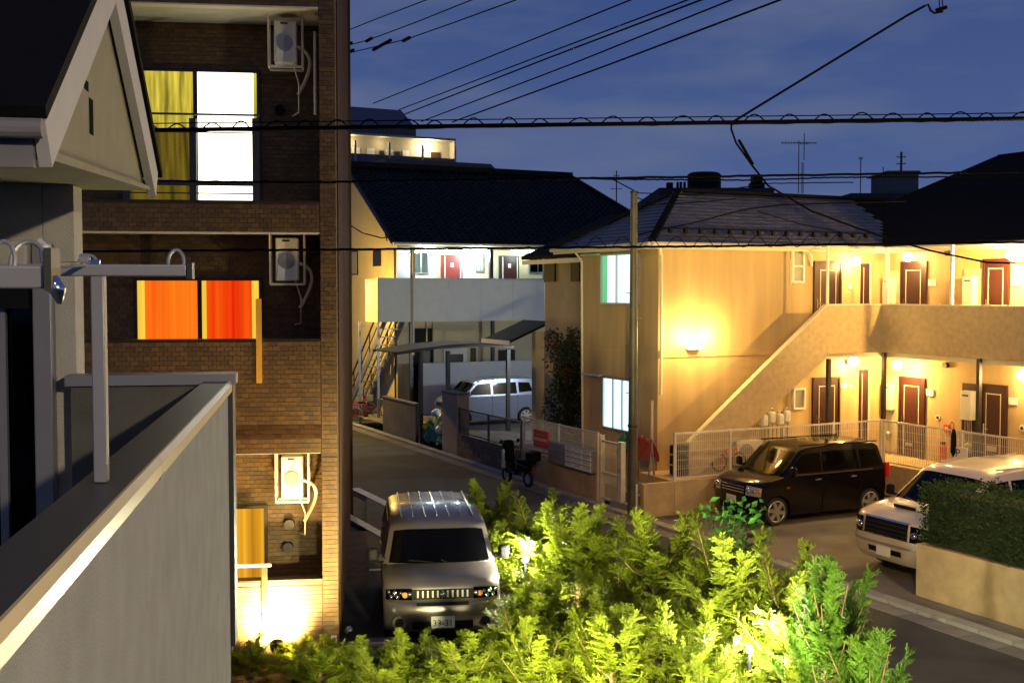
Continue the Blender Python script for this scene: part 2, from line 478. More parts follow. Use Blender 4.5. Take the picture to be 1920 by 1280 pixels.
# kerb with its stones on the far side of the road, laid end to end
def kerb(name, frame, x0, x1, ys, h, m):
    cx, cy = (x0+x1)/2, (ys[0]+ys[1])/2
    hw, hl = (x1-x0)/2-.01, (ys[1]-ys[0])/2
    me = MB().box(-hw, -hl, -.1, hw, hl, h-.02).mesh(name); me.materials.append(M['darkconc'])
    root = bpy.data.objects.new(name, me); C.objects.link(root)
    root.location = frame.w(cx, cy, 0); root.rotation_euler = (0, 0, frame.ang); root['kind'] = 'structure'
    ORG[root.name] = (cx, cy, 0)
    bx, y = [], ys[0]
    while y < ys[1] - .3:
        bx.append((cx, y+.3, h/2, x1-x0, .585, h+rnd.uniform(-.004,.004))); y += .6
    bx.sort(key=lambda q: abs(q[1]-18))
    pieces(root, 'kerb_stone', m, bx, 60, 'kerb_stones')
kerb('kerb', AB, 13.38, 13.62, (4, 46), .07, M['concrete'])
kerb('gutter', AB, 13.0, 13.37, (4, 46), .012, M['darkconc'])
kerb('bed_edging', AB, 8.72, 8.9, (4, 22.6), .14, M['concrete'])
kerb('bay_edging', BR, 2.42, 2.56, (.2, 6.8), .12, M['concrete'])

# ---------------------------------------------------------------- the brown tiled block of flats on the left
bk = thing('tiled_block', 'dark brown tiled apartment block with one white-lit and one orange window', 'building', BR, (-2.6, 0, 0))
DEP = 1.15
ZF1 = BR.on_y(560, 1085, 0)[1]; Z1T = BR.on_y(560, 850, 0)[1]
Z2B = BR.on_y(560, 635, 0)[1]; Z2T = BR.on_y(560, 437, 0)[1]
Z3B = BR.on_y(560, 377, 0)[1]; Z3T = BR.on_y(560, 14, 0)[1]
XR = BR.on_y(603, 900, 0)[0]
XL = -7.5
# bodies: back wall, floors, parapets, pillar, side wall
b = MB(); b.box(XL, DEP+.012, -.1, -.02, 10.0, 11.6); b.build('back_wall', M['mortar'], bk)
b = MB()
b.box(XL, .006, -.1, XR, .16, ZF1-.03)
b.box(XL, .006, Z1T+.012, XR, .16, Z2B-.03)
b.box(XL, .006, Z2T, XR, .16, Z3B-.02)
b.box(XL, .006, Z3T, XR, .16, 11.6)
b.build('parapet_wall', M['mortar'], bk)
b = MB()
b.box(XL, .162, -.1, XR-.002, DEP+.01, .25)
b.box(XL, .162, Z1T+.05, XR-.002, DEP+.01, Z1T+.25)
b.box(XL, .162, Z2T+.03, XR-.002, DEP+.01, Z2T+.22)
b.box(XL, .162, Z3T+.02, XR-.002, DEP+.01, Z3T+.24)
b.build('balcony_floor', M['nstucco'], bk)
b = MB(); b.box(XR+.002, .006, -.1, -.02, DEP+.008, 11.6); b.build('pillar', M['mortar'], bk)
b = MB(); b.box(-.018, .5, -.1, 0.0, 9.9, 11.6); b.build('side_wall', M['brickdark'], bk)
b = MB(); b.box(-.3, 10.02, -.1, .05, 10.4, 11.6); b.build('rear_pillar', M['brickdark'], bk)
for zz in (ZF1, Z2B, Z3B):
    MB().box(XL, -.02, zz-.028, XR-.003, .18, zz).build('parapet_cap', M['frame'], bk)
for zz in (Z1T, Z2T, Z3T):
    MB().box(XL, -.004, zz-.012 if zz != Z1T else zz, XR-.003, .17, zz+.010).build('drip_edge', M['cream'], bk)
# tiles: face plates laid in stretcher bond on the front, and on the back wall of the ground floor recess
TW, TH, J = .105, .062, .006
def tiles(x0, x1, z0, z1, y, out=.010):
    r, row, z = [], 0, z0 + J
    while z + TH < z1:
        x = x1 - (TW/2 if row % 2 else 0)
        if row % 2: r.append((x1 - TW/4 - J/4, y + rnd.uniform(-.0012,.0012), z + TH/2, TW/2 - J, out, TH - J))
        while x - TW > x0:
            r.append((x - TW/2, y + rnd.uniform(-.0012,.0012), z + TH/2, TW - J, out, TH - J)); x -= TW
        if x - x0 > .025: r.append(((x+x0)/2, y + rnd.uniform(-.0012,.0012), z + TH/2, x-x0-J, out, TH - J))
        z += TH; row += 1
    return r
lit = tiles(XR-2.1, XR, .15, ZF1-.03, 0) + tiles(XR+.006, -.02, .15, Z1T, 0)
lit.sort(key=lambda t: -t[0] + abs(t[2]-.75)*.9)
rest = tiles(XL+.1, XR-2.1-TW*.5, .15, ZF1-.03, 0) + tiles(XL+1, XR, Z1T+.012, Z2B-.03, 0) + tiles(XL+1, XR, Z2T, Z3B-.022, 0)      + tiles(XR+.006, -.02, Z1T, 9.2, 0) + tiles(XL+1, XR, Z3T, 9.4, 0)
rest += tiles(-2.9, -.03, .3, Z1T, DEP+.006) + tiles(-4.0, -.03, Z1T+.3, Z2T, DEP+.006) + tiles(-4.6, -.03, Z3B-.5, Z3T, DEP+.006)
pieces(bk, 'tile', M['brick'], lit + rest, 300, 'tiling')
# darker course of tiles under the first balcony
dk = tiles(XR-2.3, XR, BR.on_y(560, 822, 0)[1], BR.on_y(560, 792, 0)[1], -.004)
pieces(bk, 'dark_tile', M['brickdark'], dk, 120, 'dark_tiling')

def bwin(px0, px1, py0, py1, panes, depth=DEP, split=None, sill=True):
    """a sliding window in the back wall; panes = list of (fraction from, fraction to, material)"""
    x0, z1 = BR.on_y(px0, py0, depth); x1, z0 = BR.on_y(px1, py1, depth)
    y = depth - .06
    fr = MB(); t = .045
    fr.box(x0-t, y, z0-t, x0, depth, z1+t); fr.box(x1, y, z0-t, x1+t, depth, z1+t)
    fr.box(x0, y, z1, x1, depth, z1+t); fr.box(x0, y, z0-t, x1, depth, z0)
    for s in (split or []):
        xx = x0 + (x1-x0)*s; fr.box(xx-.03, y+.005, z0, xx+.03, depth-.01, z1)
    w = fr.build('window', M['frame'], bk)
    for a, c, m in panes:
        MB().box(x0+(x1-x0)*a+.001, y+.022, z0+.001, x0+(x1-x0)*c-.001, y+.032, z1-.001).build('pane', m, w)
    return x0, x1, z0, z1
# third floor: sheer curtain on the left, bright room on the right
w3 = bwin(232, 484, 133, 392, [(0, .535, M['pane_sheer']), (.535, .975, M['pane_white']), (.975, 1, M['pane_sheer'])], split=[.535])
w2 = bwin(258, 487, 526, 660, [(0, .06, M['pane_edge']), (.06, .5, M['pane_orange']), (.5, .565, M['pane_edge']), (.565, .94, M['pane_red']), (.94, 1, M['pane_edge'])], split=[.51])
w1 = bwin(330, 497, 955, 1110, [(0, 1, M['pane_amber'])])
# strips below the window jambs; the amber one paints the curtain edge's glow
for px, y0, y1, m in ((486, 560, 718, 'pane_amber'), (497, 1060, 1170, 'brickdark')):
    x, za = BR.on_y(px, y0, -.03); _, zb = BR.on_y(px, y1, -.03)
    MB().box(x-.045, -.05, zb, x+.03, -.02, za).build('edge_strip', M['amberglow'] if m == 'pane_amber' else M[m], bk)
x, z = BR.on_y(500, 1058, -.02)
MB().box(x-1.0, -.06, z-.02, x+.06, -.025, z+.02).build('hanging_rail', M['cream'], bk)
# third floor railing: posts, rails
def xz(px, py, y=-.02): return BR.on_y(px, py, y)
rb = MB()
for py, th in ((212, .025), (246, .012), (343, .05), (361, .015)):
    xa, za = xz(245, py); xb, zb = xz(487, py)
    r = MB().box(XL+1, -.03, za-th/2, xb, .0, za+th/2).build('railing', M['steel'], bk)
for px in (235, 361, 479):
    xa, za = xz(px, 222); _, zb = xz(px, 377)
    MB().box(xa-.045, -.035, zb, xa+.045, .012, za).build('railing_post', M['steel'], bk)
x0, z0 = xz(250, 246); x1, z1 = xz(356, 375)
MB().box(x0-.5, .005, z1, x1, .012, z0).build('railing_glass', M['railglass'], bk)
# clothes pole and vent caps
for px, py in ((525, 207),):
    x, z = BR.on_y(px, py, DEP-.02); MB().disc((x, DEP-.06, z), .07, 'y', .09).build('vent_cap', M['black'], bk)
for px, py in ((543, 981), (541, 1024)):
    x, z = BR.on_y(px, py, DEP-.02); MB().disc((x, DEP-.07, z), .075, 'y', .12).build('vent_cap', M['frame'], bk)
x, z = BR.on_y(590, 60, .2); _, z2 = BR.on_y(590, 215, .2)
MB().tube([(x, .2, z), (x, .2, z2)], .018).build('downpipe', M['cream'], bk)
x, z = BR.on_y(625, 1190, -.05)
MB().box(x-.03, -.09, -.1, x+.05, -.03, z).build('service_post', M['cream'], bk)
MB().ball((.12, .05, z+.03), .06).build('tap', M['chrome'], bk)

# air conditioners hung in their frames under each ceiling
def hung_ac(px0, px1, py0, py1, label, zt):
    y = .42
    x0, z1 = BR.on_y(px0, py0, y); x1, z0 = BR.on_y(px1, py1, y)
    xc = (x0+x1)/2; w = x1 - x0
    t = thing('air_conditioner', label, 'air conditioner', BR, (xc, y+.15, z0), 'air conditioners hung on the tiled block')
    MB().box(x0, y, z0, x1, y+.3, z1).build('casing', M['acbody'], t, bevel=.015)
    MB().disc((xc-.02*w, y-.008, (z0+z1)/2-.02), w*.36, 'y', .014, 20).build('fan_grille', M['alup'], t)
    MB().box(x0+.03, y-.01, z0+(z1-z0)*.14, x0+w*.42, y+.001, z0+(z1-z0)*.4).build('cover', M['white'], t, bevel=.004)
    MB().box(x0+w*.3, y-.006, z1-.05, x0+w*.62, y+.001, z1-.025).build('name_plate', M['steel'], t)
    f = MB(); e = .075
    for xx in (x0-e, x1+e):
        for yy in (y+.02, y+.28): f.bar((xx, yy, zt), (xx, yy, z0-.04), .022)
        f.bar((xx, y+.02, z0-.04), (xx, y+.28, z0-.04), .022)
    for yy in (y+.02, y+.28): f.bar((x0-e, yy, z0-.05), (x1+e, yy, z0-.05), .03)
    f.build('hanger', M['cream'], t)
    pts = []
    for k in range(15):
        a = k/14; pts.append((x1-.1 + .26*math.sin(a*math.pi*.9) + .02*a, y+.05+.25*a, z0 + (z1-z0)*.42 + .05*math.sin(a*math.pi) - .62*a**1.6))
    MB().tube(pts, .024).build('hose', M['cream'], t)
    MB().tube([(x1-.05, y+.1, z0), (x1+.02, y+.2, z0-.25), (x1+.0, y+.45, z0-.6), (x1-.1, DEP-.05, z0-.62)], .010).build('cable', M['cream'], t)
hung_ac(513, 556, 38, 118, 'air conditioner hung beside the white-lit top window', Z3T+.02)
hung_ac(516, 560, 446, 526, 'air conditioner hung in the dark recess right of the orange window', Z2T+.03)
hung_ac(527, 568, 856, 934, 'brightly lit air conditioner hung over the ground floor', Z1T+.05)

# garden uplight washing the tiled wall
def floodlight(frame, loc, aim, power, col, label, spot=130, r=.1):
    t = thing('floodlight', label, 'garden light', frame, loc, 'garden uplights')
    x, y, z = loc; d = (Vector(aim) - Vector(loc)).normalized()
    MB().tube([(x, y, z-.25), (x, y, z)], .015).build('spike', M['black'], t)
    MB().tube([Vector(loc) - d*.06, Vector(loc), Vector(loc) + d*.09], [.05, .085, .1], 14).build('housing', M['black'], t)
    MB().tube([Vector(loc) + d*.091, Vector(loc) + d*.096], .088, 14).build('glass', M['flood'], t)
    lamp('floodlight_lamp', frame, tuple(Vector(loc) + d*.16), power, col, r, spot, tuple(Vector(loc) + d*3), .8)
floodlight(BR, (BR.on_y(520, 1200, -.5)[0], -.55, .34), (BR.on_y(515, 1200, 0)[0], .05, .62), 2800, (1,.76,.30), 'small floodlight at the foot of the tiled wall', 120)
floodlight(BR, (BR.on_y(560, 1250, -1.7)[0], -1.7, .26), (BR.on_y(560, 1200, 0)[0], .05, 1.6), 900, (1,.66,.20), 'second floodlight farther out from the tiled wall', 95)
# ---------------------------------------------------------------- the next-door house with its balcony, close on the left
nb = thing('balcony_house', 'pale stuccoed house with grey balcony parapet and white gable, nearest on the left', 'house', NB, (0, 0, 0))
YE = 5.55
b = MB(); b.box(-.115, -3, 3.3, 0, YE-.003, 4.525); b.build('parapet', M['nwall'], nb)
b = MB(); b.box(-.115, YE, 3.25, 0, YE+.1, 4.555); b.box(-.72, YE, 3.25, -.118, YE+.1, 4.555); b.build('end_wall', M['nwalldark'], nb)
# corner bead, copings with their joint
MB().box(-.0, YE-.05, 3.3, .022, YE+.12, 4.553).build('corner_trim', M['coping'], nb)
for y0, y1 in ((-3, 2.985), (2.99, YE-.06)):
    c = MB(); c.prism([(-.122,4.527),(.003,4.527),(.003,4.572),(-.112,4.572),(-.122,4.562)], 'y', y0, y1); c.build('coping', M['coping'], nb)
    c = MB(); c.prism([(.0035,4.525),(.020,4.525),(.020,4.556),(.010,4.574),(.0035,4.574)], 'y', y0, y1); c.build('coping_edge', M['edgehighlight'], nb)  # outer edge of the coping; the lamp's highlight on it is painted cream
MB().box(-.122, 2.94, 4.520, .021, 3.03, 4.5265).build('coping_joint', M['coping'], nb)
MB().box(-.74, YE-.03, 4.556, .035, YE+.13, 4.605).build('end_coping', M['alup'], nb)
b = MB(); b.box(-2.6, -3, 3.12, 0-.004, YE-.004, 3.295); b.build('balcony_floor', M['nwall'], nb)
# wall below, wall beside the door
b = MB(); b.box(-8, -3, -.1, -1.3, 9.5, 3.11); b.build('lower_wall', M['nstucco'], nb)
WY = 5.66
b = MB(); XD = NB.on_y(84, 600, WY)[0]; b.box(XD, WY, 3.13, -.715, WY+.2, 5.50); b.box(-4, WY, 5.02, XD-.003, WY+.2, 5.50); b.box(-4, WY, 3.13, -2.4, WY+.2, 5.018)
b.build('wall', M['nstucco'], nb)
MB().box(-4, WY+.22, 3.13, -1.55, 9.5, 5.6).build('side_wall', M['nstucco'], nb)
# sliding door: frame, dark glass
f = MB()
for x in (NB.on_y(6, 600, WY)[0], NB.on_y(78, 600, WY)[0]): f.box(x-.018, WY-.04, 3.32, x+.018, WY-.002, 5.0)
f.box(-2.4, WY-.04, 4.97, XD, WY-.002, 5.018)
dr = f.build('sliding_door', M['alup'], nb)
MB().box(-2.4, WY+.02, 3.3, XD-.003, WY+.03, 5.0).build('pane', M['glass'], dr)
x = NB.on_y(90, 600, WY)[0]
MB().box(x-.05, WY-.09, 3.9, x+.035, WY-.002, 5.22).build('shutter_rail', M['alup'], nb, bevel=.006)
x0, z = NB.on_y(0, 458, WY)
sb = MB(); sb.box(-2.4, WY-.16, z-.16, x-.055, WY-.003, z+.01); sb.build('shutter_box', M['nstucco'], nb, bevel=.01)
sb = MB(); sb.box(-2.4, WY-.12, z-.30, x-.06, WY-.004, z-.165); sb.build('shutter_slot', M['black'], nb)
# gabled roof: the gable faces the street, its near eave faces us
GX, Y0, Y1, ZF, ZA = -.42, 3.92, 6.30, 5.56, 6.32
YM = (Y0+Y1)/2
b = MB(); b.prism([(Y0+.02, ZF-.12), (Y1-.02, ZF-.02), (YM, ZA-.03)], 'x', GX-.08, GX-.055)
b.build('gable_wall', M['gable'], nb)
b = MB(); b.prism([(Y0+.02, ZF-.13), (Y1-.02, ZF-.03), (Y1-.02, ZF-.01), (Y0+.02, ZF-.10)], 'x', -4.5, GX-.02); b.build('soffit', M['gable'], nb)
def rake(y0, z0, y1, z1, name, m, x0, x1, t0, t1):
    n = Vector((0, -(z1-z0), (y1-y0))).normalized()
    if n.z < 0: n = -n
    p = [(y0, z0), (y1, z1)]
    q = [(a + n.y*t0, c + n.z*t0) for a, c in p] + [(a + n.y*t1, c + n.z*t1) for a, c in reversed(p)]
    MB().prism(q, 'x', x0, x1).build(name, m, nb)
rake(Y0-.12, ZF-.10, YM, ZA, 'barge_board', M['barge'], GX-.04, GX, -.075, .085)
rake(Y1+.03, ZF+.0, YM, ZA, 'barge_board', M['barge'], GX-.04, GX, -.075, .085)
rake(Y0-.16, ZF-.10, YM, ZA+.03, 'roof_slope', M['roofdark'], -6, GX+.015, .088, .13)
rake(Y1+.09, ZF-.02, YM, ZA+.03, 'roof_slope', M['roofdark'], -6, GX+.015, .088, .13)
x = GX - .056
for p in (((157, 148), (164, 172)), ((166, 183), (184, 262))):
    (xa, ya), (xb, yb) = p
    A, Bq = NB.on_x(xa, ya, x), NB.on_x(xb, yb, x)
    MB().box(x-.002, A[0], Bq[1], x+.004, A[0]+.075, A[1]).build('gable_vent', M['cable'], nb)
# near eave: gutter and fascia
MB().tube([(-4.5, Y0-.2, ZF-.055), (GX-.0, Y0-.2, ZF-.055)], .032, 12).build('gutter', M['gutter'], nb)
MB().box(-4.5, Y0-.135, ZF-.17, GX-.045, Y0-.10, ZF-.04).build('fascia', M['gutter'], nb)
# clothes drying frame on the balcony
dy = thing('drying_rack', 'grey aluminium clothes drying post with arm and rings on the nearest balcony', 'drying rack', NB, (-.1, 2.62, 4.57))
P = lambda px, py, y: (NB.on_y(px, py, y)[0], y, NB.on_y(px, py, y)[1])
pb = P(190, 890, 2.60); pt = P(190, 510, 2.60)
MB().box(pb[0]-.0145, 2.585, 4.573, pb[0]+.0145, 2.62, pt[2]-.0).build('post', M['alup'], dy, bevel=.003)
a0, a1 = P(90, 509, 2.60), P(352, 509, 2.60)
MB().box(a0[0]-.3, 2.58, a0[2]-.012+.002, a1[0], 2.625, a0[2]+.016).build('arm', M['alup'], dy, bevel=.003)
MB().box(a1[0]+.001, 2.575, a0[2]-.016, a1[0]+.012, 2.63, a0[2]+.02).build('arm_cap', M['steel'], dy)
k0, k1 = P(0, 498, 2.0), P(104, 541, 2.0)
MB().box(k0[0]-.3, 1.98, k1[2], k1[0]-.012, 2.03, k0[2]).build('bracket', M['alup'], dy, bevel=.004)
MB().box(k1[0]-.012, 1.97, k1[2]-.004, k1[0], 2.04, k0[2]+.03).build('bracket_cap', M['coping'], dy)
c = P(110, 548, 2.02)
MB().tube([(c[0]-.01, 2.0, c[2]+.02), (c[0]+.004, 2.0, c[2]+.002), (c[0]+.006, 2.0, c[2]-.02)], [.016, .014, .004], 12).build('knob', M['chrome'], dy, smooth=True)
def ring(px, py, y, rx, rz, r=.004):
    c = P(px, py, y)
    MB().tube([(c[0]+rx*math.cos(a), y+rx*.6*math.sin(a), c[2]+rz*math.sin(a)) for a in [math.pi*k/12 for k in range(-1, 14)]], r, 6).build('ring', M['alup'], dy)
ring(330, 492, 2.60, .017, .028); ring(164, 492, 2.60, .018, .016); ring(52, 492, 2.0, .028, .036); ring(4, 492, 2.0, .02, .036)
c = P(168, 490, 2.60)
MB().tube([(c[0]-.02, 2.6, c[2]), (c[0]+.0, 2.6, c[2])], .017, 12).build('clamp', M['alup'], dy)
MB().tube([(c[0]+.0, 2.6, c[2]-.004), (c[0]+.022, 2.6, c[2]-.004)], .008, 10).build('screw', M['chrome'], dy)
e = P(108, 498, 2.05)
MB().tube([(e[0]-.02, 2.05, e[2]), (c[0]-.01, 2.6, c[2]-.006)], .006, 8).build('hook_rod', M['chrome'], dy)
MB().tube([(P(72, 452, 2.3)), P(84, 462, 2.3), P(88, 492, 2.3)], .012, 8).build('hook', M['alup'], dy)
# ---------------------------------------------------------------- the cream flats on the right (L-shaped, with stair and open galleries)
fl = thing('cream_flats', 'two storey cream apartment house with open galleries, outside stair and slate hipped roof', 'building', AB, (18, 22.7, 0))
ZT, ZG, ZE = .75, 3.5, 6.12            # terrace, gallery floor, eaves
W1, W2, WW, WP, WB = 15.0, 22.7, 22.1, 21.0, 21.7
b = MB(); b.box(W1, W2, .0, WW-.001, 26.3, ZE); b.build('wall', M['stucco'], fl)
b = MB(); b.box(WW, 11.0, 0, 29, 26.28, ZE); b.build('wall', M['stucco'], fl)
def band(x0, y0, x1, y1, z0, z1, n='string_course'): MB().box(x0, y0, z0, x1, y1, z1).build(n, M['stucco'], fl)
zb0, zb1 = 3.42, 3.58
band(W1-.02, W2-.02, W1-.001, 26.28, zb0, zb1); band(W1-.02, W2-.022, WW-1.6, W2-.001, zb0, zb1)
# gallery: floor slab, textured parapets
b = MB(); b.box(19.25, WB+.12, ZG-.16, WP+.115, W2-.002, ZG); b.box(WP+.122, 11, ZG-.16, WW-.002, W2-.004, ZG-.002); b.build('gallery_floor', M['cream'], fl)
b = MB()
top, bot = 4.64, 3.46
b.box(19.25, WB, bot, WP+.12, WB+.115, top); b.build('parapet', M['parapet'], fl)
b = MB(); b.box(WP, 11, bot, WP+.118, WB-.002, top); b.build('parapet', M['parapet'], fl)
b = MB(); b.box(19.24, WB-.012, top, WP+.13, WB+.127, top+.035); b.box(WP-.012, 11, top+.001, WP+.13, WB-.013, top+.036); b.build('parapet_cap', M['cream'], fl)
# stair wall: a slanting band
(xa, za), (xb, zb) = AB.on_y(1549, 573, WB), AB.on_y(1310, 812, WB)
sl = (za-zb)/(xa-xb)
xb0 = xb - .25
zt = lambda x: top - (19.245-x)*sl
b = MB(); b.prism([(19.245, top), (xb0, zt(xb0)), (xb0, ZT+.012), (xb0+.25, ZT+.012), (19.245, top-1.28)], 'y', WB, WB+.115); b.build('stair_wall', M['parapet'], fl)
b = MB(); b.prism([(19.235, top+.034), (xb0-.02, zt(xb0)+.034), (xb0-.02, zt(xb0)+.002), (19.235, top+.002)], 'y', WB-.015, WB+.13); b.build('stair_cap', M['cream'], fl)
nst = 14
for k in range(nst):
    xx = 15.55 + (19.2-15.55)*k/nst; zz = ZT + (ZG-ZT)*(k+1)/nst
    MB().box(xx, WB+.118, zz-.05, xx+.29, W2-.024, zz).build('stair_tread', M['concrete'], fl)
# doors: frame, leaf, trim line, handle
def door(axis, a0, a1, z0, plane, trim=.22, hinge=1):
    g = (lambda u0, u1, d0, d1, za, zz: MB().box(u0, plane-d1, za, u1, plane-d0, zz)) if axis == 'y' else (lambda u0, u1, d0, d1, za, zz: MB().box(plane-d1, u0, za, plane-d0, u1, zz))
    h = 2.0
    f = g(a0-.05, a0, .002, .06, z0+.002, z0+h+.05); f.add(*_vf(g(a1, a1+.05, .002, .06, z0+.002, z0+h+.05))); f.add(*_vf(g(a0, a1, .002, .06, z0+h, z0+h+.05)))
    d = f.build('door', M['door'], fl)
    g(a0+.001, a1-.001, .004, .035, z0+.004, z0+h-.002).build('door_leaf', M['door'], d)
    w = a1 - a0; t = MB()
    for u in (a0+w*.2, a1-w*.17): t.add(*_vf(g(u-.009, u+.009, .036, .042, z0+.05, z0+h-.16)))
    t.add(*_vf(g(a0+w*.2, a1-w*.17, .0365, .0425, z0+h-.19, z0+h-.17)))
    t.build('door_trim', M['amberglow'] if 0 else M['cream'], d)
    u = (a0+.06) if hinge > 0 else (a1-.06)
    hb = g(u-.02, u+.02, .036, .05, z0+.86, z0+1.1); hb.add(*_vf(g(u-.01, u+.14*hinge, .06, .078, z0+.97, z0+.99))); hb.build('handle', M['chrome'], d)
    g(a0+w*.45, a0+w*.75, .036, .044, z0+.28, z0+.36).build('letter_slot', M['alu'], d)
def _vf(m): return m.v, m.f
dxs = [(AB.on_y(1522, 700, W2)[0], AB.on_y(1572, 700, W2)[0])]
for z0 in (ZT, ZG):
    a0, a1 = dxs[0]; door('y', a0+.06, a1-.02, z0 + .2*(z0 > 2), W2)
    u0, u1 = AB.on_y(1611, 700, W2)[0], AB.on_y(1625, 700, W2)[0]
    f = MB().box(u0, W2-.05, z0+.01, u1, W2-.002, z0+2.2).build('shaft_door', M['door'], fl)
    MB().box(u0+.05, W2-.058, z0+.1, u0+.065, W2-.051, z0+2.1).build('door_trim', M['cream'], f)
    MB().box(u1+.01, W2-.07, z0+.01, u1+.05, W2-.002, z0+2.3).build('downpipe', M['cream'], fl)
wd = [(AB.on_x(1734, 700, WW)[0], AB.on_x(1691, 700, WW)[0]), (AB.on_x(1888, 700, WW)[0], AB.on_x(1845, 700, WW)[0])]
step = wd[0][0] - wd[1][0]
wd += [(wd[1][0]-step*k, wd[1][1]-step*k) for k in (1, 2)]
for z0 in (ZT, ZG):
    for y0, y1 in wd: door('x', y0, y1, z0 + .2*(z0 > 2), WW, hinge=-1)
# recessed meter cupboards with water heaters beside each door, vents, name plates
for z0 in (ZT, ZG):
    for i, (y0, y1) in enumerate(wd):
        c0, c1 = y1+.09, y1+.62
        q = MB().box(WW-.03, c0, z0+.05, WW-.002, c1, z0+2.02).build('meter_cupboard', M['door'] if (i == 1 and z0 == ZT) else M['stucco2'], fl)
        MB().box(WW-.22, c0+.1, z0+1.15, WW-.031, c0+.42, z0+1.85).build('water_heater', M['acbody'], q, bevel=.015)
        MB().box(WW-.224, c0+.17, z0+1.72, WW-.221, c0+.35, z0+1.76).build('heater_vent', M['steel'], q)
        p = MB()
        for o in (.16, .22, .28, .34): p.tube([(WW-.12, c0+o, z0+1.15), (WW-.1, c0+o+.02*math.sin(o*40), z0+.7), (WW-.1, c0+o, z0+.35)], .012, 6)
        p.build('heater_pipes', M['galv'], q)
        MB().ball((WW-.13, c0+.22, z0+.52), .09).build('meter', M['galv'], q)
        MB().box(WW-.045, y0-.32, z0+1.62, WW-.002, y0-.1, z0+1.78).build('name_plate', M['white'], fl)
        MB().box(WW-.03, y1+.06, z0+.9, WW-.002, y1+.085, z0+2.1).build('cupboard_trim', M['cream'], fl)
        MB().disc((WW-.012, y0-.46, z0+1.1), .075, 'x', .02, 14).build('wall_vent', M['white'], fl)
        MB().disc((WW-.024, y0-.46, z0+1.1), .04, 'x', .02, 14).build('vent_hole', M['steel'], fl)
        MB().disc((WW-.05, y0-.72, z0+2.42), .07, 'x', .1, 14).build('duct_cap', M['frame'], fl)
MB().disc((AB.on_y(1587, 675, W2)[0], W2-.05, ZT+2.42), .07, 'y', .1, 14).build('duct_cap', M['frame'], fl)
x = AB.on_y(1594, 732, W2)[0]; MB().disc((x, W2-.012, 2.55), .06, 'y', .02, 14).build('wall_vent', M['white'], fl)
x = AB.on_y(1593, 520, W2)[0]; MB().disc((x, W2-.012, 5.1), .06, 'y', .02, 14).build('wall_vent', M['white'], fl)
x = AB.on_y(1581, 726, W2)[0]; MB().box(x-.1, W2-.03, 2.5, x+.1, W2-.002, 2.62).build('name_plate', M['white'], fl)
# small windows of the end flat
def wframe(axis, a0, a1, z0, z1, plane, pane, m=M['alu'], muls=(), trans=(), sub=None):
    g = (lambda u0, u1, d0, d1, za, zz: MB().box(u0, plane-d1, za, u1, plane-d0, zz)) if axis == 'y' else (lambda u0, u1, d0, d1, za, zz: MB().box(plane-d1, u0, za, plane-d0, u1, zz))
    t = .045; f = g(a0-t, a0, .002, .07, z0-t, z1+t)
    for q in (g(a1, a1+t, .002, .07, z0-t, z1+t), g(a0, a1, .002, .07, z1, z1+t), g(a0, a1, .002, .075, z0-t, z0)): f.add(*_vf(q))
    w = f.build('window', m, fl)
    for s in muls: g(a0+(a1-a0)*s-.02, a0+(a1-a0)*s+.02, .02, .062, z0, z1).build('mullion', m, w)
    for s in trans: g(a0, a1, .021, .06, z0+(z1-z0)*s-.02, z0+(z1-z0)*s+.02).build('transom', m, w)
    if sub is None: g(a0+.001, a1-.001, .012, .018, z0+.001, z1-.001).build('pane', pane, w)
    else:
        for s0, s1, pm in sub: g(a0+(a1-a0)*s0+.001, a0+(a1-a0)*s1-.001, .012, .018, z0+.001, z1-.001).build('pane', pm, w)
    return w
for px0, px1, p0, p1 in ((1486, 1503, 471, 527), (1488, 1505, 731, 763)):
    x0, z1 = AB.on_y(px0, p0, W2); x1, z0 = AB.on_y(px1, p1, W2)
    wframe('y', x0, x1, z0, z1, W2, M['frosted'], M['white'], trans=(.5,) if p0 < 600 else ())
    MB().box(x0-.07, W2-.03, z0-.1, x0-.05, W2-.002, z1-.2).build('window_trim', M['cream'], fl)
# lit windows in the end wall towards the street
for p in ((1131, 1200, 480, 567, (.42,), [(0, .14, 'curtain_green'), (.14, 1, 'pane_cool')]), (1135, 1200, 708, 798, (.28, .55), [(0, 1, 'pane_cool')])):
    y1, zt1 = AB.on_x(p[0], p[2], W1); y0, zt0 = AB.on_x(p[1], p[2], W1); zb_ = AB.on_x(p[0], p[3], W1)[1]
    sub = [(1-b_, 1-a_, M[m_]) for a_, b_, m_ in p[5]]
    wframe('x', y0, y1, zb_, zt1, W1, None, M['alu'], muls=[1-q for q in p[4]], sub=sub)
    MB().box(W1-.12, y1+.12, zt1+.02, W1-.003, y1+1.0, zt1+.07).build('window_hood', M['hoodblue'], fl)
# downpipes and gutters
def pipe(pts, r=.035, m='cream', n='downpipe'): MB().tube(pts, r, 8).build(n, M[m], fl)
pipe([(W1-.35, 26.2, ZE-.02), (W1-.1, 26.15, ZE-.35), (W1-.05, 26.15, .1)])
pipe([(W1-.25, W2-.4, ZE-.02), (W1+.05, W2-.06, ZE-.3), (W1+.05, W2-.06, 2.55)])
pipe([(W1-.05, W2+.15, 2.4), (W1-.05, W2+.15, .1)])
pipe([(19.0, W2-.45, ZE-.02), (AB.on_y(1516, 470, W2)[0], W2-.1, ZE-.25), (AB.on_y(1516, 470, W2)[0]+.05, W2-.06, ZE-.5)])
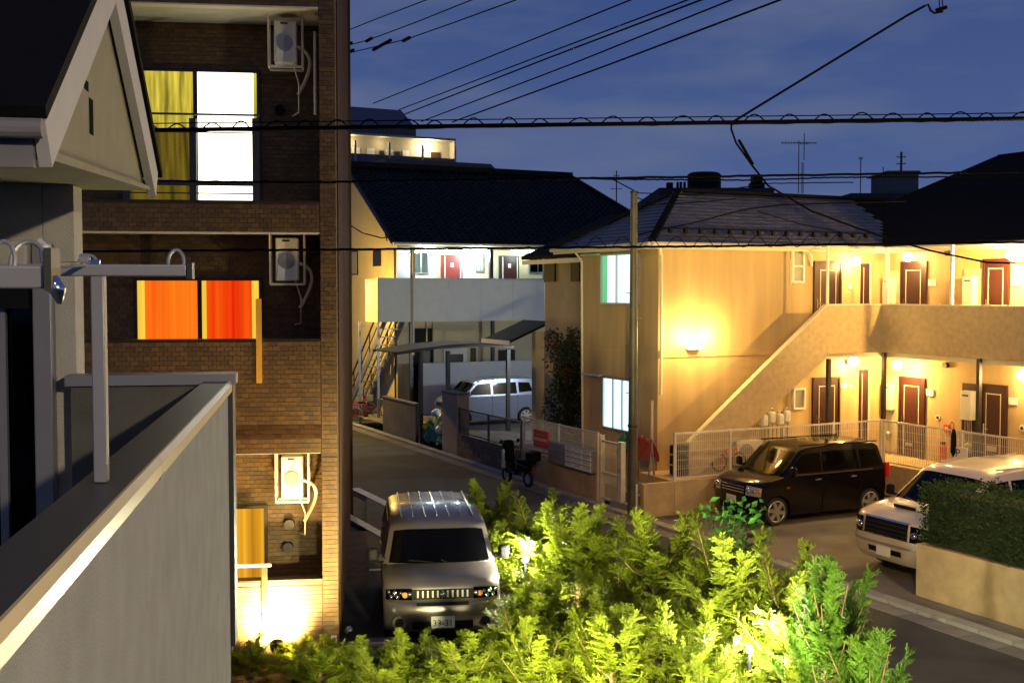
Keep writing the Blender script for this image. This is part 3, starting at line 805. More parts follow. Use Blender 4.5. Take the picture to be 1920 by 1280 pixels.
# posts carrying the gallery and the roof
def post(x, y, z0, z1, m='steel', w=.09, n='gallery_post'): MB().box(x-w/2, y-w/2, z0, x+w/2, y+w/2, z1).build(n, M[m], fl)
PX = [AB.on_y(1554, 700, WB+.05)[0]]
post(PX[0], WB+.06, ZT, ZG-.165); post(WP+.06, WB-.05, ZT, 3.455)
yq = AB.on_x(1836, 700, WP+.06)[0]
post(WP+.06, yq, ZT, 3.455)
for k in (1, 2): post(WP+.06, yq-2.7*k, ZT, 3.455)
for px in (1664, 1785): 
    yy = AB.on_x(px, 520, WP+.07)[0]; post(WP+.07, min(yy, WB-.1), top+.04, ZE-.05, 'white', .07, 'roof_post')
post(19.3, WB+.06, top+.04, ZE-.05, 'white', .05, 'roof_post')
# gallery lamps
def globe(loc, r=.12, m='lamp_warm'): MB().ball(loc, r).build('lamp_globe', M[m], fl)
lamps = [((21.55, 21.70, 3.12), 420), ((20.75, 22.40, 3.2), 95), ((21.75, 18.1, 3.1), 110), ((21.7, 14.6, 3.1), 90),
         ((20.75, 22.35, 5.75), 90), ((21.40, 18.15, 5.80), 1800), ((21.75, 21.6, 5.85), 35), ((21.7, 15.6, 5.85), 130)]
for loc, pw in lamps:
    globe(loc); lamp('gallery_lamp', AB, (loc[0], loc[1]-.0, loc[2]-.12), pw, WARM, .08)
# stair lamp on the end wall
xs, zs = AB.on_y(1298, 650, W2)
s = MB().box(xs-.22, W2-.16, zs-.06, xs+.22, W2-.004, zs+.02).build('stair_lamp', M['cream'], fl)
MB().box(xs-.2, W2-.15, zs+.021, xs+.2, W2-.02, zs+.04).build('lamp_glass', M['lamp_warm'], s)
lamp('stair_light', AB, (xs-.38, W2-.36, zs+.26), 120, (1,.64,.18), .12); lamp('stair_light', AB, (xs+.38, W2-.36, zs+.24), 140, (1,.64,.18), .12)
# ---- roofs: hipped over the stair block, hipped over the long wing
SL = .6
def E(x, y, z): return (x, y, z)
OV = .55
ey, ex = W2-OV, W1-OV
ry, rz = 24.5, ZE + SL*(24.5-ey)
rx0 = ex + (ry-ey)
wx = WW-OV
vx = wx + (ry-ey)
b = MB()
front = [E(ex, ey, ZE), E(wx, ey, ZE), E(vx, ry, rz), E(rx0, ry, rz)]
left = [E(ex, 2*ry-ey, ZE), E(ex, ey, ZE), E(rx0, ry, rz)]
back = [E(wx, 2*ry-ey, ZE), E(ex, 2*ry-ey, ZE), E(rx0, ry, rz), E(vx, ry, rz)]
for q in (front, left, back): b.slab(q, .06)
rf = b.build('roof', M['roofdark'], fl, fix=False)
wr = 25.7; wz = ZE + SL*(wr-wx); wyb = 26.4; wye = wyb-(wr-wx)
b = MB()
wface = [E(wx, 10, ZE), E(wr, 10, wz), E(wr, wye, wz), E(wx, wyb, ZE)]
wback = [E(wx, wyb, ZE), E(wr, wye, wz), E(2*wr-wx, wyb, ZE)]
wfar = [E(2*wr-wx, 10, ZE), E(2*wr-wx, wyb, ZE), E(wr, wye, wz), E(wr, 10, wz)]
for q in (wface, wback, wfar): b.slab(list(reversed(q)), .06)
rf2 = b.build('roof', M['roofdark'], fl, fix=False)
def slates(parent, name, quad_o, u, v, nu, nv, du, dv, inside, m, limit, rest, t=.012):
    """courses of slates: o + u*i + v*j, each tipped so its lower edge rides on the course below"""
    o, u, v = Vector(quad_o), Vector(u).normalized(), Vector(v).normalized(); n = u.cross(v).normalized()
    if n.z < 0: n = -n
    off = Vector(org(parent)); lst = []
    for j in range(nv):
        for i in range(-1, nu+1):
            c = o + u*((i + (.5 if j % 2 else 0))*du) + v*((j+.5)*dv)
            if inside(c): lst.append((j, c))
    hu, hv = du/2-.004, dv/2+.012
    def vs(jit=0):
        r = []
        for a, bq, h in ((-hu,-hv,.022+jit),(hu,-hv,.022+jit),(hu,hv,.006),(-hu,hv,.006)):
            r.append(u*a + v*bq + n*h)
        return r + [p - n*t for p in r]
    fs = [(0,1,2,3),(0,4,5,1),(1,5,6,2),(3,7,4,0)]
    me = MB().add(vs(), fs).mesh(name); me.materials.append(m)
    for j, c in lst[:limit]:
        ob = bpy.data.objects.new(name, me); C.objects.link(ob); ob.parent = parent
        ob.location = c - off + n*rnd.uniform(0, .003)
    if lst[limit:]:
        mb = MB()
        for j, c in lst[limit:]: mb.add([c + p for p in vs(rnd.uniform(0,.004))], fs)
        mb.build(rest, m, parent, kind='stuff', fix=False)
upf = Vector((0, ry-ey, rz-ZE)); L = upf.length
slates(rf, 'slate', (ex, ey, ZE), (1,0,0), upf, 26, int(L/.19)+1, .30, .19,
       lambda c: ex + (c.y-ey) + .05 < c.x < wx + (c.y-ey) - .05 and c.y < ry, M['slate'], 300, 'slate_courses')
upl = Vector((ry-ey, 0, rz-ZE))
slates(rf, 'slate', (ex, ey, ZE), (0,1,0), upl, 16, int(L/.19)+1, .30, .19,
       lambda c: ey + (c.x-ex) + .05 < c.y < 2*ry-ey - (c.x-ex) - .05, M['slate'], 0, 'slate_courses')
upw = Vector((wr-wx, 0, wz-ZE)); LW = upw.length
slates(rf2, 'slate', (wx, 10, ZE), (0,1,0), upw, 56, int(LW/.19)+1, .30, .19,
       lambda c: c.x < wr and c.y < wyb - (c.x-wx) - .05 and not (c.y > ey + (c.x-wx) and c.y < 2*ry-ey-(c.x-wx) and c.x < vx), M['slate'], 0, 'slate_courses')
def ridge(parent, p, q, r=.06): MB().bar(p, q, .16, .07).build('ridge_cap', M['roofdark'], parent)
for p, q in ((front[3], front[2]), (front[0], front[3]), (left[0], left[2]), (front[1], front[2])):
    ridge(rf, Vector(p)+Vector((0,0,.035)), Vector(q)+Vector((0,0,.035)))
ridge(rf2, Vector(wface[1])+Vector((0,0,.035)), Vector(wface[2])+Vector((0,0,.035))); ridge(rf2, Vector(wface[2])+Vector((0,0,.035)), Vector(wface[3])+Vector((0,0,.035)))
# snow guards along the lower slope
c0 = Vector((ex, ey, ZE)) + upf.normalized()*.42
for k in range(15):
    c = c0 + Vector((.75 + .43*k, 0, .06))
    if c.x < wx - .1: MB().box(c.x-.035, c.y-.05, c.z-.04, c.x+.035, c.y+.05, c.z+.06).build('snow_guard', M['black'], rf)
MB().tube([c0+Vector((.5,0,.13)), c0+Vector((6.9,0,.13))], .018, 6).build('snow_rail', M['black'], rf)
# eaves: soffit, fascia, gutter
b = MB()
b.box(ex+.05, ey+.05, ZE-.13, wx-.002, W2-.003, ZE-.09); b.box(ex+.05, W2-.002, ZE-.132, W1-.003, 26.9, ZE-.092); b.box(wx, 10, ZE-.131, WW-.002, W2-.004, ZE-.091)
b.build('soffit', M['cream'], fl)
b = MB(); b.box(ex+.02, ey, ZE-.16, wx, ey+.045, ZE-.02); b.box(ex, ey+.046, ZE-.16, ex+.045, 26.9, ZE-.02); b.box(wx-.02, 10, ZE-.16, wx+.045, ey-.002, ZE-.02)
b.build('fascia', M['cream'], fl)
b = MB(); b.tube([(ex-.02, ey-.06, ZE-.05), (wx-.05, ey-.06, ZE-.05)], .055, 8); b.tube([(ex-.06, ey-.0, ZE-.055), (ex-.06, 26.9, ZE-.055)], .055, 8); b.tube([(wx-.06, 10, ZE-.05), (wx-.06, ey-.1, ZE-.05)], .055, 8)
b.build('gutter', M['cream'], fl)
# ---- terrace, retaining walls, steps
tr = MB(); tr.box(14.48, 21.2, 0, 22.095, W2-.005, ZT); tr.box(20.55, 11, 0, 22.094, 21.196, ZT-.002); tr.box(13.95, W2-.0, 0, W1-.004, 27.6, .42)
tr.build('terrace', M['tanrender'], None, AB, kind='structure')
for i, zz in enumerate((.2, .4, .6)):
    MB().box(13.62+.29*i, 21.34, .001, 14.475, W2-.06, zz) if 0 else None
st = thing('entrance_steps', 'three concrete steps rising behind the thin pole', 'steps', AB, (14, 22, 0))
for i, zz in enumerate((.19, .38, .57)):
    MB().box(13.64+.28*i, 21.36, .003, 13.64+.28*(i+1)-.003, 22.6, zz).build('step', M['concrete'], st)
MB().box(13.66, 21.2, .003, 14.47, 21.34, ZT-.004).build('cheek_wall', M['tanrender'], st)
# ---- light wire fences on the terrace
def wire_fence(name, label, frame, p0, p1, z0, z1, npost, m, pitch=.055, group='light wire mesh fences', endpost=(True, True), rails=2):
    p0, p1 = Vector((*p0, 0)), Vector((*p1, 0)); d = (p1-p0); Ln = d.length; d.normalize()
    t = thing(name, label, 'fence', frame, (p0.x, p0.y, z0), group)
    for k in range(npost+1):
        if (k == 0 and not endpost[0]) or (k == npost and not endpost[1]): continue
        q = p0 + d*(Ln*k/npost); MB().bar((q.x, q.y, z0), (q.x, q.y, z1+.03), .05).build('post', m, t)
    for zz, hh in ((z1, .04), (z0+.06, .03)) + (((z0+z1)/2, .012),)*(rails > 2):
        MB().bar((p0.x, p0.y, zz), (p1.x, p1.y, zz), .035, hh).build('rail', m, t)
    w = MB(); n = int(Ln/pitch)
    for k in range(1, n):
        q = p0 + d*(Ln*k/n); w.bar((q.x, q.y, z0+.07), (q.x, q.y, z1), .009)
    for k in range(1, 5): 
        zz = z0+.07+(z1-z0-.07)*k/5; w.bar((p0.x, p0.y, zz), (p1.x, p1.y, zz), .006)
    w.build('wire_mesh', m, t, kind='stuff', fix=False)
    return t
xl = AB.on_y(1265, 860, 21.25)[0]
wire_fence('wire_fence', 'cream wire fence below the outside stair, behind the black car', AB, (xl, 21.25), (20.6, 21.25), ZT, 1.81, 4, M['wire'])
wire_fence('wire_fence', 'cream wire fence before the ground floor doors, behind the white van', AB, (20.6, 21.15), (20.6, 11.5), ZT, 1.81, 4, M['wire'], endpost=(True, True))
# ---------------------------------------------------------------- the tile-roofed house up the street
hs = thing('tiled_roof_house', 'yellowish two storey rooming house with black tiled roof and white balcony panel', 'house', AB, (18, 41.5, .0))
HG, HB, HZ = 15.5, 41.5, .3
ry2 = 46.4
hez = AB.on_y(800, 455, HB-.75)[1]
hrz = AB.on_y(850, 321, ry2)[1]
hsl = (hrz-hez)/(ry2-(HB-.75))
gz = lambda y: hez + hsl*(y-(HB-.75)) - .12
XE = 27.6
b = MB(); b.prism([(HB, 0), (52, 0), (52, gz(HB)), (ry2, gz(ry2)), (HB, gz(HB))], 'x', HG, HG+.2); b.build('gable_wall', M['stucco2'], hs)
b = MB(); b.box(HG+.203, HB, 0, XE, HB+.2, hez-.0); b.build('front_wall', M['stucco2'], hs)
b = MB(); b.box(HG+.2, 51.8, 0, XE, 52, hez); b.box(XE-.2, HB+.21, 0, XE, 51.79, hez); b.build('rear_wall', M['stucco2'], hs)
MB().box(HG-.02, HB+.05, 3.55, HG-.002, 51.9, 3.7).build('string_course', M['stucco2'], hs)
xrl = HG-.45
xrr = AB.on_y(1068, 322, ry2)[0]
fq = [(xrl, HB-.75, hez), (xrr+2.6, HB-.75, hez), (xrr, ry2, hrz), (xrl, ry2, hrz)]
rb = MB(); rb.slab(fq, .10); rb.slab([(xrr+2.6, 52.6, hez), (xrl, 52.6, hez), (xrl, ry2, hrz), (xrr, ry2, hrz)], .10)
rb.slab([(xrr+2.6, HB-.75, hez), (xrr+2.6, 52.6, hez), (xrr, ry2, hrz)], .1)
hrf = rb.build('roof', M['roofdark'], hs, fix=False)
MB().bar((xrl-.03, ry2, hrz+.09), (xrr+.1, ry2, hrz+.09), .26, .22).build('ridge_cap', M['tile'], hrf)
MB().bar((xrr, ry2, hrz+.06), (xrr+2.6, HB-.75, hez+.06), .2, .14).build('ridge_cap', M['tile'], hrf)
MB().bar((xrl-.01, HB-.8, hez+.02), (xrl-.01, ry2, hrz+.02), .09, .2).build('verge', M['tile'], hrf)
# pan tiles: each a curved plate with a roll on one side
def pantiles(parent, o, u, v, nu, nv, du, dv, inside, m, limit):
    o, u, v = Vector(o), Vector(u).normalized(), Vector(v).normalized(); n = u.cross(v).normalized()
    off = Vector(org(parent)); lst = []
    for j in range(nv):
        for i in range(nu):
            c = o + u*((i+.5)*du) + v*((j+.5)*dv)
            if inside(c): lst.append(c)
    prof = [(-.5, .012), (-.3, -.004), (-.05, .0), (.15, .03), (.3, .062), (.42, .06), (.52, .015)]
    vs, fs = [], []
    for q, h0 in ((-.56, .035), (.56, .006)):
        for a, h in prof: vs.append(u*(a*du) + v*(q*dv) + n*(h+h0))
    k = len(prof)
    for i in range(k-1): fs.append((i, i+1, k+i+1, k+i))
    vs += [p - n*.02 for p in vs[:k]]
    for i in range(k-1): fs.append((i, 2*k+i, 2*k+i+1, i+1))
    me = MB().add(vs, fs).mesh('roof_tile'); me.materials.append(m)
    for c in lst[:limit]:
        ob = bpy.data.objects.new('roof_tile', me); C.objects.link(ob); ob.parent = parent; ob.location = c - off + n*rnd.uniform(0,.008)
    mb = MB()
    for c in lst[limit:]:
        d = n*rnd.uniform(0,.008); mb.add([c + p + d for p in vs], fs)
    mb.build('roof_tiling', m, parent, kind='stuff', fix=False)
uv = Vector((0, ry2-HB+.75, hrz-hez)); LV = uv.length
pantiles(hrf, (xrl, HB-.75, hez), (1,0,0), uv, int((xrr+2.6-xrl)/.29), int(LV/.27), .29, .27, lambda c: c.x < xrr + 2.6*(1-(c.y-HB+.75)/(ry2-HB+.75)) - .1 and c.y < ry2-.1, M['tile'], 300)
MB().tube([(xrl, HB-.82, hez-.06), (xrr+2.6, HB-.82, hez-.06)], .06, 8).build('gutter', M['stucco2'], hs)
MB().box(xrl+.2, HB-.7, hez-.22, XE, HB-.002, hez-.14).build('soffit', M['stucco2'], hs)
# open gallery: floor, white front panel, end panel, posts
BY = 40.15
gx0 = AB.on_y(712, 560, BY)[0]; gx1 = AB.on_y(1020, 560, BY)[0]
gt = AB.on_y(860, 524, BY)[1]; gb = AB.on_y(860, 602, BY)[1]
MB().box(gx0, BY+.1, gb+.02, gx1, HB-.002, gb+.16).build('gallery_floor', M['concrete'], hs)
MB().box(gx0, BY, gb, gx1, BY+.095, gt).build('gallery_panel', M['panelwhite'], hs)
for k in range(1, 5):
    x = gx0 + (gx1-gx0)*k/5; MB().box(x-.008, BY-.006, gb+.03, x+.008, BY-.001, gt-.03).build('panel_joint', M['galv'], hs)
MB().box(gx0-.09, BY-.0, gb, gx0-.002, HB-.002, gt).build('end_panel', M['stucco2'], hs)
MB().box(gx0-.1, BY-.03, gt+.001, gx1+.02, BY+.12, gt+.05).build('panel_cap', M['galv'], hs)
def hx(px, y=HB): return AB.on_y(px, 500, y)[0]
zg = gb+.16
for px in (773, 920, 1021):
    x = AB.on_y(px, 500, BY+.3)[0]; MB().box(x-.07, BY+.2, gt-.1, x+.07, BY+.34, hez-.2).build('gallery_post', M['steel'], hs)
for px in (770, 923):
    x = AB.on_y(px, 650, BY+.3)[0]; MB().box(x-.06, BY+.2, HZ, x+.06, BY+.33, gb+.015).build('gallery_post', M['steel'], hs)
x = AB.on_y(775, 500, BY-.1)[0]; MB().tube([(x, BY-.09, hez-.2), (x, BY-.09, HZ+2.3)], .045, 8).build('downpipe', M['stucco2'], hs)
# gallery doors, windows
def hdoor(px0, px1, m, z0, h=1.98):
    x0, x1 = hx(px0), hx(px1)
    d = MB().box(x0, HB-.06, z0+.01, x1, HB-.003, z0+h).build('door', M['steel'] if m == 'door' else M[m], hs)
    MB().box(x0+.16, HB-.085, z0+.05, x1-.1, HB-.061, z0+h-.06).build('door_leaf', M[m], d)
    t = MB()
    for xx in (x0+.15, x1-.09): t.box(xx-.02, HB-.09, z0+.05, xx+.02, HB-.062, z0+h-.05)
    t.build('door_trim', M['cream'], d)
    MB().box((x0+x1)/2-.06, HB-.095, z0+1.5, (x0+x1)/2+.06, HB-.086, z0+1.66).build('number_plate', M['white'], d)
    MB().box(x0+.2, HB-.12, z0+.95, x0+.25, HB-.086, z0+1.1).build('handle', M['chrome'], d)
hdoor(826, 866, 'reddoor', zg+.42); hdoor(935, 972, 'door', zg+.42)
def hwin(px0, px1, py0, py1, m='frosted', plane=HB):
    x0, z1 = AB.on_y(px0, py0, plane); x1, z0 = AB.on_y(px1, py1, plane)
    f = MB(); t = .05
    f.box(x0-t, plane-.05, z0-t, x1+t, plane-.003, z1+t)
    w = f.build('window', M['alu'], hs)
    MB().box(x0, plane-.06, z0, (x0+x1)/2-.02, plane-.051, z1).build('pane', M[m], w)
    MB().box((x0+x1)/2+.02, plane-.058, z0, x1, plane-.051, z1).build('pane', M[m], w)
hwin(776, 801, 474, 511, 'pane_dimgreen'); hwin(893, 905, 478, 508, 'frosted'); hwin(993, 1022, 470, 510, 'glass')
for px, m in ((757, 'panelwhite'), (880, 'panelwhite')):
    x = hx(px); MB().box(x-.3, HB-.03, zg+.02, x+.3, HB-.004, zg+2.2).build('wall_panel', M[m], hs)
for px in (815, 890, 980):
    x = hx(px, HB-.6); 
    l = MB().box(x-.5, HB-.7, hez-.30, x+.5, HB-.58, hez-.225).build('tube_light', M['lamp_cool'], hs)
lamp('gallery_tube', AB, (hx(800, HB-.6), HB-.75, hez-.45), 170, COOL, .15); lamp('gallery_tube', AB, (hx(892, HB-.6), HB-.75, hez-.45), 170, COOL, .15)
lamp('gallery_tube', AB, (hx(985, HB-.6), HB-.75, hez-.5), 22, (.7,1,.85), .15)
# gable side: windows, pipe, meter
for px0, px1, p0, p1 in ((648, 671, 472, 514), (702, 714, 470, 497)):
    y0, z1 = AB.on_x(px1, p0, HG); y1, z0 = AB.on_x(px0, p1, HG)
    w = MB().box(HG-.05, y0-.05, z0-.05, HG-.003, y1+.05, z1+.05).build('window', M['frame'], hs)
    MB().box(HG-.06, y0, z0, HG-.051, y1, z1).build('pane', M['frosted' if px0 < 660 else 'frame'], w)
MB().box(HG-.04, HB+.1, .0, HG-.003, HB+.22, hez-.2).build('downpipe', M['steel'], hs)
# ground floor: low white wall, doors, dark openings, meters
x0, z1 = AB.on_y(785, 681, BY+.1); x1, z0 = AB.on_y(996, 712, BY+.1)
MB().box(x0, BY+.0, HZ, x1, BY+.12, z1).build('low_wall', M['panelwhite'], hs)
for px0, px1, p0, p1, m in ((832, 876, 655, 684, 'acbody'), (785, 806, 658, 690, 'frame'), (838, 868, 664, 680, 'frame'), (883, 892, 652, 690, 'door'), (898, 910, 652, 690, 'stucco2'), (935, 965, 656, 690, 'frame')):
    xa, zb_ = AB.on_y(px0, p0, HB-.05); xc, za_ = AB.on_y(px1, p1, HB-.05)
    dd = .06 if m != 'acbody' else .04
    MB().box(xa, HB-dd-.03, za_-.4, xc, HB-.003, zb_).build('ground_floor_panel' if m != 'frame' else 'ground_floor_opening', M[m], hs)
for px, p0, p1 in ((800, 602, 640), (812, 600, 650)):
    x, za = AB.on_y(px, p0, HB-.06); _, zb = AB.on_y(px, p1, HB-.06)
    MB().tube([(x, HB-.07, zb), (x, HB-.07, za)], .03, 6).build('downpipe', M['stucco2'], hs)
# steel stair at the gable end
sx = gx0 - .5
sA = (sx+.1, BY+.1, zg); sB = (sx+.1, BY+.1, 0)
yt, yb = HB+.0, HB+5.2
for dx in (-.75, -.02):
    MB().bar((HG-.12+dx, yt-1.2, zg), (HG-.12+dx, yt+3.6, .0), .06, .24).build('stair_stringer', M['galv'], hs)
    MB().bar((HG-.12+dx, yt-1.2, zg+1.0), (HG-.12+dx, yt+3.6, 1.0), .05).build('stair_rail', M['steel'], hs)
    MB().bar((HG-.12+dx, yt-1.2, zg+.5), (HG-.12+dx, yt+3.6, .5), .03).build('stair_rail', M['steel'], hs)
    for k in range(6):
        f = k/5; y = yt-1.2 + 4.8*f; z = zg*(1-f); MB().bar((HG-.12+dx, y, z), (HG-.12+dx, y, z+1.0), .04).build('baluster', M['steel'], hs)
for k in range(13):
    f = (k+.5)/13; y = yt-1.2+4.8*f; z = zg*(1-f); MB().box(HG-.84, y-.13, z, HG-.17, y+.13, z+.03).build('stair_tread', M['galv'], hs)
for px in (694, 711):
    x, y = AB.on_z(px, 800 if px == 711 else 790, .1)
    x2 = gx0-.05
    yy = BY+.05 if px == 711 else HB-.2
    MB().box(x2-.04-(.0 if px == 711 else .35), yy-.04, 0, x2+.04-(.0 if px == 711 else .35), yy+.04, gb).build('gallery_post', M['galv'], hs)
MB().box(HG+.5, HB-.03, HZ, gx0+.1 if gx0 > HG+1 else HG+1.5, HB-.004, gb-.3).build('stair_cupboard', M['black'], hs)

# ---------------------------------------------------------------- the house between it and the flats
md = thing('plain_house', 'plain tan house wall with two dark shuttered windows between two houses', 'house', AB, (18, 30, 0))
MX = 16.6
y1 = AB.on_x(1022, 560, MX)[0]
b = MB(); b.box(MX, 27.6, 0, 22, y1, 6.0); b.build('wall', M['tanwall'], md)
b = MB(); b.slab([(MX-.6, 27.2, 5.95), (19, 27.2, 7.3), (19, y1+.4, 7.3), (MX-.6, y1+.4, 5.95)][::-1], .1); b.slab([(19, 27.2, 7.3), (22.6, 27.2, 5.95), (22.6, y1+.4, 5.95), (19, y1+.4, 7.3)][::-1], .1)
b.build('roof', M['roofdark'], md)
MB().box(MX-.6, 27.2, 5.80, MX-.55, y1+.4, 5.93).build('fascia', M['cream'], md)
for px0, px1 in ((1024, 1043), (1073, 1089)):
    ya, zt1 = AB.on_x(px1, 484, MX); yb_, zb1 = AB.on_x(px0, 528, MX)
    w = MB().box(MX-.06, ya, zb1, MX-.003, yb_, zt1).build('shutter', M['black'], md)
# porch shed with its post, in front of it
y2, z2 = AB.on_x(1010, 640, 16.0)
pr = thing('lean_to_porch', 'small lean-to porch roof with pale edge right of the parked silver van', 'porch', AB, (16.2, 32.4, .3))
b = MB(); b.slab([(15.5, 31.7, 3.45), (16.95, 31.7, 4.05), (16.95, 33.6, 4.05), (15.5, 33.6, 3.45)], .07); b.build('porch_roof', M['roofdark'], pr)
MB().box(15.45, 31.65, 3.33, 15.495, 33.65, 3.46).build('porch_fascia', M['white'], pr)
MB().box(16.44, 31.75, .3, 16.76, 32.0, 3.72).build('porch_pillar', M['tanwall'], pr)
MB().box(16.80, 31.75, .3, 16.90, 31.85, 3.72).build('downpipe', M['black'], pr)
y1_md = y1
# carport: thin curved roof on four posts
cpY0, cpY1 = 34.4, 36.6
cp = thing('carport', 'low carport with thin dark curved roof on slim posts beside the silver van', 'carport', AB, (16.5, 35.5, .3))
cx0 = AB.on_y(742, 655, cpY0)[0]; cx1 = AB.on_y(962, 648, cpY0)[0]
cz = AB.on_y(850, 652, cpY0)[1]
prof = [(cx0+(cx1-cx0)*k/12, cz-.10+.22*math.sin(math.pi*(k/12)*.8)) for k in range(13)]
b = MB()
for (xa, za), (xb, zb) in zip(prof, prof[1:]): b.slab([(xa, cpY0, za), (xb, cpY0, zb), (xb, cpY1, zb), (xa, cpY1, za)], .035)
b.build('canopy', M['smoke'], cp)
for y in (cpY0-.02, cpY1+.0):
    for (xa, za), (xb, zb) in zip(prof[:1]+prof[4::4], prof[4::4]+prof[-1:]): MB().bar((xa, y, za-.05), (xb, y, zb-.05), .05, .07).build('beam', M['steel'], cp)
for px in (791, 842, 955):
    x = AB.on_y(px, 700, cpY0)[0]; MB().box(x-.06, cpY0+.04, .0, x+.06, cpY0+.16, cz-.1).build('carport_post', M['steel'], cp)

# ---------------------------------------------------------------- walls along the kerb, left to right
WX = 13.72
def wall_thing(name, label, y0, y1, z1, m, x0=WX, th=.15, coping=None, cat='wall'):
    t = thing(name, label, cat, AB, (x0, (y0+y1)/2, 0))
    MB().box(x0, y0, 0, x0+th, y1, z1).build('wall_panel', M[m], t)
    if coping: MB().box(x0-.02, y0-.01, z1+.001, x0+th+.02, y1+.01, z1+.05).build('coping', M[coping], t)
    return t
ya = AB.on_x(718, 780, WX)[0]; yb = AB.on_x(779, 790, WX)[0]
wall_thing('garden_wall', 'dark plain garden wall between the bicycles and the green net', yb, ya, 1.25, 'darkconc', coping='darkconc')
g0 = AB.on_x(829, 790, WX)[0]; g1 = AB.on_x(857, 790, WX)[0]
wall_thing('gate_pillar', 'tall brown block gate pillar right of the green net', g1, g0, AB.on_x(843, 738, WX)[1], 'tanwall', th=.4, coping='darkconc', cat='pillar')
# block wall with dark mesh fence on top
bw0 = AB.on_x(974, 850, WX)[0]; bw1 = g1 - .02
bw = thing('block_wall', 'brown concrete block wall under the dark mesh fence', 'wall', AB, (WX, (bw0+bw1)/2, 0))
MB().box(WX+.02, bw0, 0, WX+.13, bw1, .68).build('wall_core', M['darkconc'], bw)
bx = []
for r_ in range(4):
    y = bw0 - (.2 if r_ % 2 else 0)
    while y < bw1:
        u0, u1 = max(y, bw0), min(y+.39, bw1)
        if u1-u0 > .06: bx.append((WX+.0, (u0+u1)/2, .02+.175*r_+.0825, .05+rnd.uniform(0,.004), u1-u0-.01, .165))
        y += .4
pieces(bw, 'block', M['blockbrown'], bx, 300)
wire_fence('mesh_fence', 'dark fine mesh fence on the brown block wall', AB, (WX+.06, bw0+.02), (WX+.06, bw1-.02), .69, 1.47, 2, M['darkwire'], .07, 'mesh fences along the kerb')
# the flats' own low wall with light fence, board and post boxes
fy1, fy0 = AB.on_x(977, 850, WX)[0], AB.on_x(1117, 900, WX)[0]
lw = wall_thing('low_wall', 'tan rendered low wall below the post boxes', fy0, fy1-.01, .76, 'tanrender')
wire_fence('wire_fence', 'light wire fence holding the red board and the post boxes', AB, (WX+.07, fy0+.03), (WX+.07, fy1-.03), .77, 1.62, 2, M['wirelight'], .05, 'mesh fences along the kerb')
ya_, za_ = AB.on_x(1001, 804, WX-.01); yb_, zb_ = AB.on_x(1027, 842, WX-.01)
sg = thing('notice_board', 'small red notice board with pale band hung on the light wire fence', 'sign', AB, (WX-.01, (ya_+yb_)/2, zb_))
MB().box(WX-.02, yb_, zb_, WX+.03, ya_, za_).build('board', M['redsign'], sg)
MB().box(WX-.025, yb_+.03, zb_+(za_-zb_)*.38, WX-.0205, ya_-.03, zb_+(za_-zb_)*.56).build('band', M['paleband'], sg)
for f_ in (.72, .2):
    MB().box(WX-.025, yb_+.08, zb_+(za_-zb_)*f_, WX-.0205, ya_-.1, zb_+(za_-zb_)*(f_+.05)).build('band', M['pinkband'], sg)
# post boxes: five columns of three doors
pb = thing('post_boxes', 'bank of white post boxes fixed to the light wire fence', 'post box', AB, (WX-.05, (fy0+fy1)/2, .75))
py1 = AB.on_x(1033, 850, WX-.1)[0]; py0 = AB.on_x(1114, 860, WX-.1)[0]
pz0, pz1 = .70, 1.22
MB().box(WX-.17, py0, pz0, WX-.005, py1, pz1).build('cabinet', M['alup'], pb)
for c_ in range(5):
    for r_ in range(4):
        w_ = (py1-py0)/5; h_ = (pz1-pz0)/4
        u0 = py0 + w_*c_ + .02; v0 = pz0 + h_*r_ + .015
        d_ = MB().box(WX-.185, u0, v0, WX-.171, u0+w_-.04, v0+h_-.03).build('box_door', M['white' if c_ < 3 else 'alup'], pb)
        MB().box(WX-.189, u0+.05, v0+h_*.5, WX-.1855, u0+w_-.09, v0+h_*.62).build('slot', M['galv'], d_)
# gate with its two posts
ga = thing('side_gate', 'narrow wire mesh gate between cream posts left of the thin pole', 'gate', AB, (WX, 23, 0))
yg1 = AB.on_x(1121, 900, WX)[0]; yg0 = AB.on_x(1163, 900, WX)[0]
for y_, w_ in ((yg1, .05), (yg1-.14, .05), (yg0, .16)):
    MB().box(WX-.03, y_-w_/2, .0, WX+.09, y_+w_/2, 1.62 if w_ < .1 else 1.55).build('gate_post', M['wirelight'], ga)
for zz in (.12, .72, 1.46): MB().box(WX, yg0+.085, zz, WX+.04, yg1-.17, zz+.05).build('gate_rail', M['wirelight'], ga)
w = MB(); y = yg0+.1
while y < yg1-.18: w.box(WX+.015, y, .17, WX+.025, y+.008, 1.46); y += .05
w.build('wire_mesh', M['wirelight'], ga, kind='stuff', fix=False)
MB().box(WX-.04, yg0-.03, .85, WX-.031, yg0+.04, .95).build('latch', M['galv'], ga)
